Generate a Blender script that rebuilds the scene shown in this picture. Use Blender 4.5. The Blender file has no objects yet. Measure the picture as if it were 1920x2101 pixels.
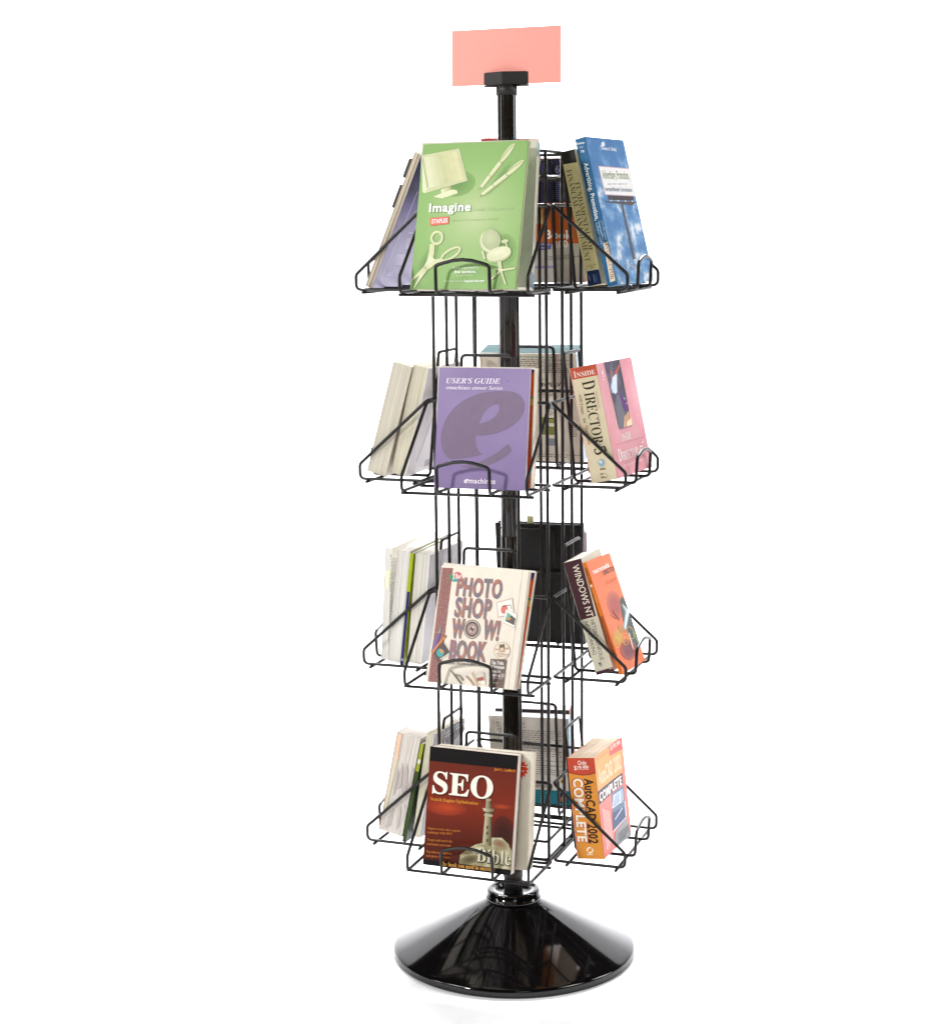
import bpy, bmesh, math, random
from mathutils import Vector, Matrix, geometry
random.seed(7)
C = bpy.context.scene
COL = C.collection
PI = math.pi

# ------------------------------------------------------------------ camera
def cam_axes(pan, pitch, roll):
    f = Vector((math.sin(pan)*math.cos(pitch), math.cos(pan)*math.cos(pitch), math.sin(pitch)))
    r = Vector((math.cos(pan), -math.sin(pan), 0)); u = r.cross(f)
    return math.cos(roll)*r + math.sin(roll)*u, -math.sin(roll)*r + math.cos(roll)*u, f
cam = bpy.data.objects.new('camera', bpy.data.cameras.new('camera')); COL.objects.link(cam)
r_, u_, f_ = cam_axes(-0.0229626, -0.1534199, -0.0118387)
m = Matrix.Identity(4)
for i in range(3): m[i][0], m[i][1], m[i][2] = r_[i], u_[i], -f_[i]
m.translation = Vector((0, -3.466936, 1.405446)); cam.matrix_world = m
cam.data.sensor_fit = 'VERTICAL'; cam.data.sensor_height = 24.0; cam.data.lens = 24.0*3808.83/2101
cam.data.clip_end = 60; cam.data.clip_start = .05
C.camera = cam

# ------------------------------------------------------------------ studio light
w = bpy.data.worlds.new('World'); C.world = w; w.use_nodes = True
w.node_tree.nodes['Background'].inputs[0].default_value = (.95, .97, 1, 1)
w.node_tree.nodes['Background'].inputs[1].default_value = .03
def softbox(name, loc, aim, size, size_y, power, col=(1, 1, 1), spread=180):
    l = bpy.data.lights.new(name, 'AREA'); l.shape = 'RECTANGLE'; l.size = size; l.size_y = size_y; l.energy = power; l.color = col
    l.spread = math.radians(spread)
    o = bpy.data.objects.new(name, l); COL.objects.link(o); o.location = loc
    o.rotation_euler = (Vector(aim)-Vector(loc)).to_track_quat('-Z', 'Y').to_euler()
    return o
softbox('key_softbox', (-2.9, -2.9, 2.5), (0, 0, .95), .3, .3, 93)
softbox('front_softbox', (.6, -4.6, 2.6), (0, 0, .9), 1.0, 1.0, 12)
softbox('side_softbox', (-2.6, -.6, 1.5), (0, 0, .85), .35, .9, 9)
softbox('right_softbox', (2.5, .35, 1.7), (0, 0, .85), .6, 1.2, 21)
softbox('backdrop_light', (0, 2.1, 2.95), (0, 1.2, .0), 2.4, .4, 400, (.97, .96, 1))
softbox('floor_light', (-2.4, -1.0, 2.9), (0, -.2, 0), 1.0, 1.0, 32)
softbox('floor_light', (2.4, -1.0, 2.9), (0, -.2, 0), 1.0, 1.0, 32)
C.view_settings.view_transform = 'Standard'; C.view_settings.look = 'None'
C.view_settings.exposure = 0.0; C.view_settings.gamma = 1
C.cycles.max_bounces = 10; C.cycles.diffuse_bounces = 5; C.cycles.glossy_bounces = 6
C.cycles.use_adaptive_sampling = True; C.cycles.use_denoising = True
C.cycles.sample_clamp_indirect = 6

# ------------------------------------------------------------------ materials
def lin(h):        # '#'-less hex or [r, g, b] in 0..255, to linear
    o = []
    for c in ([int(h[i:i+2], 16) for i in (0, 2, 4)] if isinstance(h, str) else h):
        c /= 255
        o.append(c/12.92 if c <= .04045 else ((c+.055)/1.055)**2.4)
    return tuple(o)+(1,)
MATS = {}
def newmat(name):
    mt = bpy.data.materials.new(name); mt.use_nodes = True
    return mt, mt.node_tree.nodes, mt.node_tree.links, mt.node_tree.nodes['Principled BSDF']
def mix_noise(N, L, bs, c, amt, scale, stretch=(1, 1, 1)):
    tc = N.new('ShaderNodeTexCoord'); mp = N.new('ShaderNodeMapping'); mp.inputs['Scale'].default_value = stretch
    L.new(tc.outputs['Object'], mp.inputs[0])
    ns = N.new('ShaderNodeTexNoise'); ns.inputs['Scale'].default_value = scale; ns.inputs['Detail'].default_value = 5
    L.new(mp.outputs[0], ns.inputs[0])
    cr = N.new('ShaderNodeValToRGB'); L.new(ns.outputs[0], cr.inputs[0])
    cr.color_ramp.elements[0].position = .3; cr.color_ramp.elements[1].position = .7
    cr.color_ramp.elements[0].color = tuple(max(0, x*(1-amt)) for x in c[:3])+(1,)
    cr.color_ramp.elements[1].color = tuple(min(1, x*(1+amt*.6)) for x in c[:3])+(1,)
    L.new(cr.outputs[0], bs.inputs['Base Color'])
    return tc, mp, ns, cr
def paper(hexc, rough=.42, amt=.05):
    k = 'print_'+(hexc if isinstance(hexc, str) else '%d_%d_%d' % tuple(hexc))
    if k in MATS: return MATS[k]
    mt, N, L, bs = newmat(k); c = lin(hexc)
    tc, mp, ns, cr = mix_noise(N, L, bs, c, amt, 60)
    bs.inputs['Roughness'].default_value = rough; bs.inputs['Specular IOR Level'].default_value = .2
    MATS[k] = mt; return mt
def ramp(N, els):
    cr = N.new('ShaderNodeValToRGB'); e = cr.color_ramp.elements
    while len(e) < len(els): e.new(.5)
    for q, (p, c) in zip(e, els): q.position = p; q.color = lin(c)
    return cr
def special(key):
    if key in MATS: return MATS[key]
    mt, N, L, bs = newmat('print_'+key[1:]); bs.inputs['Roughness'].default_value = .36; bs.inputs['Specular IOR Level'].default_value = .2
    tc = N.new('ShaderNodeTexCoord'); mp = N.new('ShaderNodeMapping'); L.new(tc.outputs['Object'], mp.inputs[0])
    if key == '@green':        # printed radial blend, pale in the middle
        mp.inputs['Location'].default_value = (-.01/.16, 0, -.13/.16); mp.inputs['Scale'].default_value = (1/.16, 0, 1/.16)
        g = N.new('ShaderNodeTexGradient'); g.gradient_type = 'SPHERICAL'; L.new(mp.outputs[0], g.inputs[0])
        cr = ramp(N, [(0, '83aa5c'), (.4, '8cb365'), (.75, 'a3bf7c'), (1, 'bccb96')]); L.new(g.outputs[1], cr.inputs[0]); L.new(cr.outputs[0], bs.inputs[0])
    elif key == '@sky':        # photograph of clouds
        mp.inputs['Scale'].default_value = (1, 1, 1.5)
        ns = N.new('ShaderNodeTexNoise'); ns.inputs['Scale'].default_value = 17; ns.inputs['Detail'].default_value = 7; ns.inputs['Roughness'].default_value = .58
        L.new(mp.outputs[0], ns.inputs[0])
        cr = ramp(N, [(.0, '2f639c'), (.46, '4a80b6'), (.56, '76a3cc'), (.64, 'dfe6ee'), (1, 'f2f2f2')])
        sx = N.new('ShaderNodeSeparateXYZ'); L.new(tc.outputs['Object'], sx.inputs[0])
        ma = N.new('ShaderNodeMath'); ma.operation = 'MULTIPLY_ADD'; L.new(sx.outputs[2], ma.inputs[0]); ma.inputs[1].default_value = -.62; L.new(ns.outputs[0], ma.inputs[2])
        mb = N.new('ShaderNodeMath'); mb.operation = 'ADD'; mb.inputs[1].default_value = .075; L.new(ma.outputs[0], mb.inputs[0]); L.new(mb.outputs[0], cr.inputs[0]); L.new(cr.outputs[0], bs.inputs[0])
    elif key == '@rainbow':
        ns = N.new('ShaderNodeTexNoise'); ns.inputs['Scale'].default_value = 75; ns.inputs['Detail'].default_value = 3; L.new(mp.outputs[0], ns.inputs[0])
        cr = ramp(N, [(.2, '5f8f6a'), (.36, '6a4d78'), (.43, '55654e'), (.49, '94587a'), (.55, '7d5a42'), (.61, 'b8604a'), (.7, '6d7a55'), (.85, '8a5f98')]); L.new(ns.outputs[0], cr.inputs[0]); L.new(cr.outputs[0], bs.inputs[0])
    elif key in ('@maroon', '@rock', '@night', '@pink', '@lilac'):
        a, b, c, sc = {'@maroon': ('6f3a30', '85493e', '9a6257', 260), '@rock': ('6b6040', 'a39a76', 'd2c9a8', 45), '@night': ('1d1826', '453f56', '7c7686', 26),
                       '@pink': ('d98c94', 'de98a0', 'e5a8af', 9), '@lilac': ('826f9b', '8a77a2', '927fa9', 7)}[key]
        ns = N.new('ShaderNodeTexNoise'); ns.inputs['Scale'].default_value = sc; ns.inputs['Detail'].default_value = 6; L.new(mp.outputs[0], ns.inputs[0])
        cr = ramp(N, [(.3, a), (.5, b), (.7, c)]); L.new(ns.outputs[0], cr.inputs[0]); L.new(cr.outputs[0], bs.inputs[0])
    elif key in ('@seo', '@lav'):  # printed vertical blends
        mp.inputs['Rotation'].default_value = (0, PI/2, 0); hgt = .217 if key == '@seo' else .261
        mp.inputs['Scale'].default_value = (1/hgt, 1, 1/hgt)
        g = N.new('ShaderNodeTexGradient'); L.new(mp.outputs[0], g.inputs[0])
        els = [(0, '451a10'), (.3, '5e2012'), (.55, '7c2a17'), (.8, '6c281a'), (1, '5e2619')] if key == '@seo' else [(0, '9d97bd'), (.5, '8a84ae'), (.62, '6a659a'), (.75, '2f2f5a'), (1, '22224a')]
        cr = ramp(N, els); L.new(g.outputs[1], cr.inputs[0]); L.new(cr.outputs[0], bs.inputs[0])
    MATS[key] = mt; return mt
def pm(key): return special(key) if isinstance(key, str) and key[0] == '@' else paper(key)
def pages_mat(hexc):
    k = 'pages_'+hexc
    if k in MATS: return MATS[k]
    mt, N, L, bs = newmat(k); c = lin(hexc)
    tc, mp, ns, cr = mix_noise(N, L, bs, c, .2, 1, (4, 620, 4))
    bs.inputs['Roughness'].default_value = .85
    bp = N.new('ShaderNodeBump'); bp.inputs['Strength'].default_value = .35; bp.inputs['Distance'].default_value = .0006
    L.new(ns.outputs[0], bp.inputs['Height']); L.new(bp.outputs[0], bs.inputs['Normal'])
    MATS[k] = mt; return mt
def black_mat(name, col, rough, coat=0, bump=0, ior=1.5):
    mt, N, L, bs = newmat(name)
    tc, mp, ns, cr = mix_noise(N, L, bs, tuple(col)+(1,), .25, 40)
    bs.inputs['IOR'].default_value = ior
    rr = N.new('ShaderNodeMapRange'); rr.inputs['To Min'].default_value = rough*.75; rr.inputs['To Max'].default_value = rough*1.3
    L.new(ns.outputs[0], rr.inputs['Value']); L.new(rr.outputs[0], bs.inputs['Roughness'])
    bs.inputs['Coat Weight'].default_value = coat; bs.inputs['Coat Roughness'].default_value = .05
    if bump:
        n2 = N.new('ShaderNodeTexNoise'); n2.inputs['Scale'].default_value = 900; L.new(tc.outputs['Object'], n2.inputs[0])
        bp = N.new('ShaderNodeBump'); bp.inputs['Strength'].default_value = bump; bp.inputs['Distance'].default_value = .0004
        L.new(n2.outputs[0], bp.inputs['Height']); L.new(bp.outputs[0], bs.inputs['Normal'])
    return mt
WIRE = black_mat('black_powder_coat', (.006, .0045, .0038), .4, 0, .1, 1.45)
POLE = black_mat('black_enamel_tube', (.012, .0095, .007), .12, 0)
BASE = black_mat('black_gloss_plastic', (.0024, .0019, .0019), .075, 0, 0, 1.55)
CAP = black_mat('black_satin_plastic', (.013, .011, .010), .5, 0, .2)
LEATHER = black_mat('black_leatherette', (.0035, .003, .0028), .45, 0, .35, 1.4)
mt, N, L, bs = newmat('backdrop_paper')
mix_noise(N, L, bs, (.86, .86, .86, 1), .02, 3); bs.inputs['Roughness'].default_value = .9; bs.inputs['Specular IOR Level'].default_value = .15
BACK = mt
mt, N, L, bs = newmat('salmon_card')
mix_noise(N, L, bs, (.95, .375, .31, 1), .025, 220); bs.inputs['Roughness'].default_value = .8
CARD = mt

# ------------------------------------------------------------------ helpers
def mesh_obj(name, bm, mats, parent=None, smooth=False):
    me = bpy.data.meshes.new(name); bm.normal_update(); bm.to_mesh(me); bm.free()
    for q in (mats if isinstance(mats, (list, tuple)) else [mats]): me.materials.append(q)
    if smooth:
        for p in me.polygons: p.use_smooth = True
    o = bpy.data.objects.new(name, me); COL.objects.link(o); o.parent = parent
    return o
def empty(name, mat=None, parent=None):
    o = bpy.data.objects.new(name, None); COL.objects.link(o); o.empty_display_size = .05; o.parent = parent
    if mat is not None: o.matrix_local = mat
    return o
def tag(o, label=None, cat=None, group=None, kind=None):
    for k, v in (('label', label), ('category', cat), ('group', group), ('kind', kind)):
        if v: o[k] = v
    return o
def fillet(pts, r, closed=False, n=4):
    P = [Vector(p) for p in pts]; out = []
    for i, p in enumerate(P):
        if not closed and i in (0, len(P)-1): out.append(p); continue
        a, b = P[i-1]-p, P[(i+1) % len(P)]-p
        la, lb = a.length, b.length; a.normalize(); b.normalize()
        ang = a.angle(b)
        if ang > 3.05: out.append(p); continue
        d = min(r/math.tan(ang/2), la*.48, lb*.48)
        s, e = p+a*d, p+b*d
        for j in range(n+1):
            t = j/n; out.append((1-t)**2*s+2*t*(1-t)*p+t*t*e)
    return out
def tube(bm, P, r, closed=False, seg=8, caps=True):
    P = [Vector(p) for p in P]; n = len(P); rings = []
    T = []
    for i in range(n):
        a = P[i-1] if (closed or i > 0) else P[i]
        b = P[(i+1) % n] if (closed or i < n-1) else P[i]
        T.append((b-a).normalized())
    up = Vector((0, 0, 1)) if abs(T[0].z) < .9 else Vector((1, 0, 0))
    U = (up-T[0]*up.dot(T[0])).normalized()
    for i in range(n):
        U = (U-T[i]*U.dot(T[i])).normalized(); V = T[i].cross(U)
        rings.append([bm.verts.new(P[i]+r*(math.cos(2*PI*j/seg)*U+math.sin(2*PI*j/seg)*V)) for j in range(seg)])
    for i in range(n if closed else n-1):
        A, B = rings[i], rings[(i+1) % n]
        off = 0
        if closed and i == n-1:
            off = min(range(seg), key=lambda q: (A[0].co-B[q].co).length)
        for j in range(seg):
            f = bm.faces.new((A[j], A[(j+1) % seg], B[(j+1+off) % seg], B[(j+off) % seg])); f.smooth = True
    if caps and not closed:
        bm.faces.new(rings[0][::-1]); bm.faces.new(rings[-1])
def lathe(bm, prof, seg=96, smooth=True):
    rings = []
    for r, z in prof:
        if r < 1e-6: rings.append([bm.verts.new((0, 0, z))])
        else: rings.append([bm.verts.new((r*math.cos(2*PI*j/seg), r*math.sin(2*PI*j/seg), z)) for j in range(seg)])
    for A, B in zip(rings, rings[1:]):
        for j in range(seg):
            k = (j+1) % seg
            if len(A) == 1 and len(B) == 1: continue
            if len(A) == 1: f = bm.faces.new((A[0], B[k], B[j]))
            elif len(B) == 1: f = bm.faces.new((A[j], A[k], B[0]))
            else: f = bm.faces.new((A[j], A[k], B[k], B[j]))
            f.smooth = smooth
    bmesh.ops.recalc_face_normals(bm, faces=bm.faces)
def box(bm, x0, x1, y0, y1, z0, z1, nx=1):
    """box cut into nx strips along x, so that a cover can bend"""
    X = [x0+(x1-x0)*i/nx for i in range(nx+1)]
    V = [[bm.verts.new((x, y, z)) for (y, z) in ((y0, z0), (y1, z0), (y1, z1), (y0, z1))] for x in X]
    for A, B in zip(V, V[1:]):
        for j in range(4): bm.faces.new((A[j], A[(j+1) % 4], B[(j+1) % 4], B[j]))
    bm.faces.new(V[0]); bm.faces.new(V[-1][::-1])
def prism(bm, pts, z0, z1):
    A = [bm.verts.new((x, y, z0)) for x, y in pts]; B = [bm.verts.new((x, y, z1)) for x, y in pts]
    n = len(pts)
    for j in range(n): bm.faces.new((A[j], A[(j+1) % n], B[(j+1) % n], B[j]))
    bm.faces.new(A[::-1]); bm.faces.new(B); bmesh.ops.recalc_face_normals(bm, faces=bm.faces)

# ------------------------------------------------------------------ the setting: one white paper sweep
bm = bmesh.new()
prof = [(-7.5, 0)]+[(-7.5+i, 0) for i in range(1, 8)]+[(1.2, 0)]
prof += [(1.2+1.2*math.sin(a), 1.2*(1-math.cos(a))) for a in [PI/2*i/16 for i in range(1, 17)]]+[(2.4, 2.13)]
rows = [[bm.verts.new((x, y, z)) for x in (-5.2, -1.8, 1.8, 5.2)] for y, z in prof]
for A, B in zip(rows, rows[1:]):
    for j in range(3):
        f = bm.faces.new((A[j], A[j+1], B[j+1], B[j])); f.smooth = True
tag(mesh_obj('backdrop', bm, BACK), kind='structure')

# ------------------------------------------------------------------ the rack
YAW = 0.3309
TIER = [(1.29001, YAW-.01905), (.93938, YAW-.01085), (.58433, YAW-.00902), (.23543, YAW-.0008)]
RW = .0031
rack = tag(empty('book_rack'), 'tall black wire spinner rack with four tiers of baskets on a glossy cone base', 'book rack')
bm = bmesh.new()
lathe(bm, [(0, .002), (.229, .002), (.2325, 0), (.2345, .0008), (.2352, .003), (.2352, .0125), (.2340, .0148), (.231, .0165), (.225, .0195), (.20, .0315), (.15, .0565), (.10, .0815), (.06, .1015), (.0545, .1045), (.052, .1065), (0, .1065)], 128)
mesh_obj('base', bm, BASE, rack)
bm = bmesh.new()
lathe(bm, [(.0515, .1066), (.054, .108), (.0545, .111), (.0535, .1135), (.0515, .1145), (.0515, .1245), (.0500, .1268), (.047, .1275), (.036, .1275), (.0345, .1262), (.0335, .119), (.0195, .119)], 72)
mesh_obj('collar', bm, BASE, rack)
bm = bmesh.new(); lathe(bm, [(.0182, .1192), (.0182, .150), (.0195, .1515), (.0195, .168), (.0178, .1695)], 40); mesh_obj('bearing_sleeve', bm, CAP, rack)
bm = bmesh.new(); lathe(bm, [(.0175, .1697), (.0175, .8222), (.0168, .8228), (.0168, .8242), (.0175, .8248), (.0175, 1.6396)], 48); mesh_obj('pole', bm, POLE, rack)
for x in (-.0178, .0178):
    bm = bmesh.new()
    bmesh.ops.create_uvsphere(bm, u_segments=10, v_segments=6, radius=.0028, matrix=Matrix.Translation((x*math.cos(YAW), -.004-x*math.sin(YAW), .838)))
    mesh_obj('rivet', bm, POLE, rack, True)
# uprights
s = .108
for k, ang in enumerate((0, PI/2, PI, -PI/2)):
    R = Matrix.Rotation(-YAW+ang, 4, 'Z')
    for t, wn in ((-s, 0), ((.014-(.040 if k % 2 == 0 else .027)), 1), ((.014+(.040 if k % 2 == 0 else .027)), 1)):
        bm = bmesh.new(); n = s if wn == 0 else s+.0005
        j = lambda: random.uniform(-.0009, .0009)
        P = [(t, -n, .226), (t+j(), -n+j(), .45), (t+j(), -n+j(), .75), (t+j(), -n+j(), 1.1), (t, -n, 1.534)]
        tube(bm, [R @ Vector(p) for p in P], RW, seg=8)
        mesh_obj('upright_wire', bm, WIRE, rack)
for z in (.2225, .2300, .2645, 1.487, 1.5335):
    bm = bmesh.new(); q = s-.0042
    tube(bm, [Matrix.Rotation(-YAW, 4, 'Z') @ Vector(p) for p in fillet([(-q, -q, z), (q, -q, z), (q, q, z), (-q, q, z)], .008, True)], RW*.95, True)
    mesh_obj('ring_wire', bm, WIRE, rack)
for z in (1.492,):          # spokes from the tube to the corner wires
    for k in range(4):
        bm = bmesh.new(); a = -YAW+PI/4+k*PI/2
        tube(bm, [(.0165*math.cos(a), .0165*math.sin(a), z), (.147*math.cos(a), .147*math.sin(a), z)], RW*.95); mesh_obj('spoke_wire', bm, WIRE, rack)
    bm = bmesh.new(); lathe(bm, [(.0177, z-.011), (.0205, z-.011), (.0205, z+.011), (.0177, z+.011)], 32); mesh_obj('hub_ring', bm, CAP, rack)
# baskets : local x sideways, -y outwards
W, WF, NB, NF, HM, HF, HW = .1173, .1168, .1200, .2560, .1488, .0272, .0490
bm = bmesh.new()
loop = [(-W, -NB, HM), (W, -NB, HM), (WF, -NF, HF), (WF, -NF, 0), (W+.001, -NB, 0), (-W-.001, -NB, 0), (-WF, -NF, 0), (-WF, -NF, HF)]
tube(bm, fillet(loop, .011, True, 5), RW, True)
basket = mesh_obj('basket', bm, WIRE, rack)
bm = bmesh.new()
arch = [(HW*x, -NF-.0035, .045+.0115*(1-x*x)) for x in (-.72, -.36, 0, .36, .72)]
hp = [(-HW, -NB-.001, .2332), (-HW, -NB-.022, .0002), (-HW, -NF-.001, .0002), (-HW, -NF-.0035, .0465)]+arch+[(HW, -NF-.0035, .0465), (HW, -NF-.001, .0002), (HW, -NB-.022, .0002), (HW, -NB-.001, .2332)]
tube(bm, fillet(hp, .0085, True, 4), RW, True)
hoop = mesh_obj('hoop_wire', bm, WIRE, basket)
bars = []
for n in (.240, .146):
    bm = bmesh.new(); tube(bm, [(-W-.007, -n, -.0049), (W+.007, -n, -.0049)], RW*.95)
    bars.append(mesh_obj('cross_bar', bm, WIRE, basket))
first = True
for z, yaw in TIER:
    for ang in (0, PI/2, PI, -PI/2):
        if first: b = basket; first = False
        else:
            b = basket.copy(); COL.objects.link(b); b.parent = rack
            for ch in [hoop]+bars:
                c2 = ch.copy(); COL.objects.link(c2); c2.parent = b
        b.matrix_local = Matrix.Translation((0, 0, z)) @ Matrix.Rotation(-yaw+ang+random.uniform(-.005, .005), 4, 'Z') @ Matrix.Rotation(random.uniform(-.004, .004), 4, 'Y')
# sign holder (V shaped clip block on a sleeve) and its card
bm = bmesh.new(); lathe(bm, [(.0178, 1.6382), (.0196, 1.6382), (.0196, 1.6572), (.012, 1.6572)], 40); mesh_obj('holder_sleeve', bm, CAP, rack)
Rh = Matrix.Rotation(-YAW-.02, 4, 'Z')
bm = bmesh.new(); prism(bm, [(-.0435, -.003), (-.002, -.0190), (.0435, -.003)], 1.6573, 1.6800); prism(bm, [(-.0435, .0005), (.0435, .0005), (.02, .017), (-.02, .017)], 1.6573, 1.6772); prism(bm, [(-.0435, -.003), (.0435, -.003), (.0435, .0005), (-.0435, .0005)], 1.6533, 1.6573)
bmesh.ops.bevel(bm, geom=[e for e in bm.edges], offset=.0008, segments=2, affect='EDGES')
h = mesh_obj('sign_holder', bm, CAP, rack); h.matrix_local = Rh
bm = bmesh.new(); box(bm, -.1055, .1055, -.00265, -.0021, 1.6575, 1.7580, 8)
for v in bm.verts: v.co.y += .0018*(v.co.x/.1)**2*(v.co.z-1.6575)/.1
card = mesh_obj('sign_card', bm, CARD); card.matrix_local = Rh @ Matrix.Translation((-.0005, 0, 0))
tag(card, 'blank salmon pink card held upright in the clip on top of the pole', 'sign card')

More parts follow.
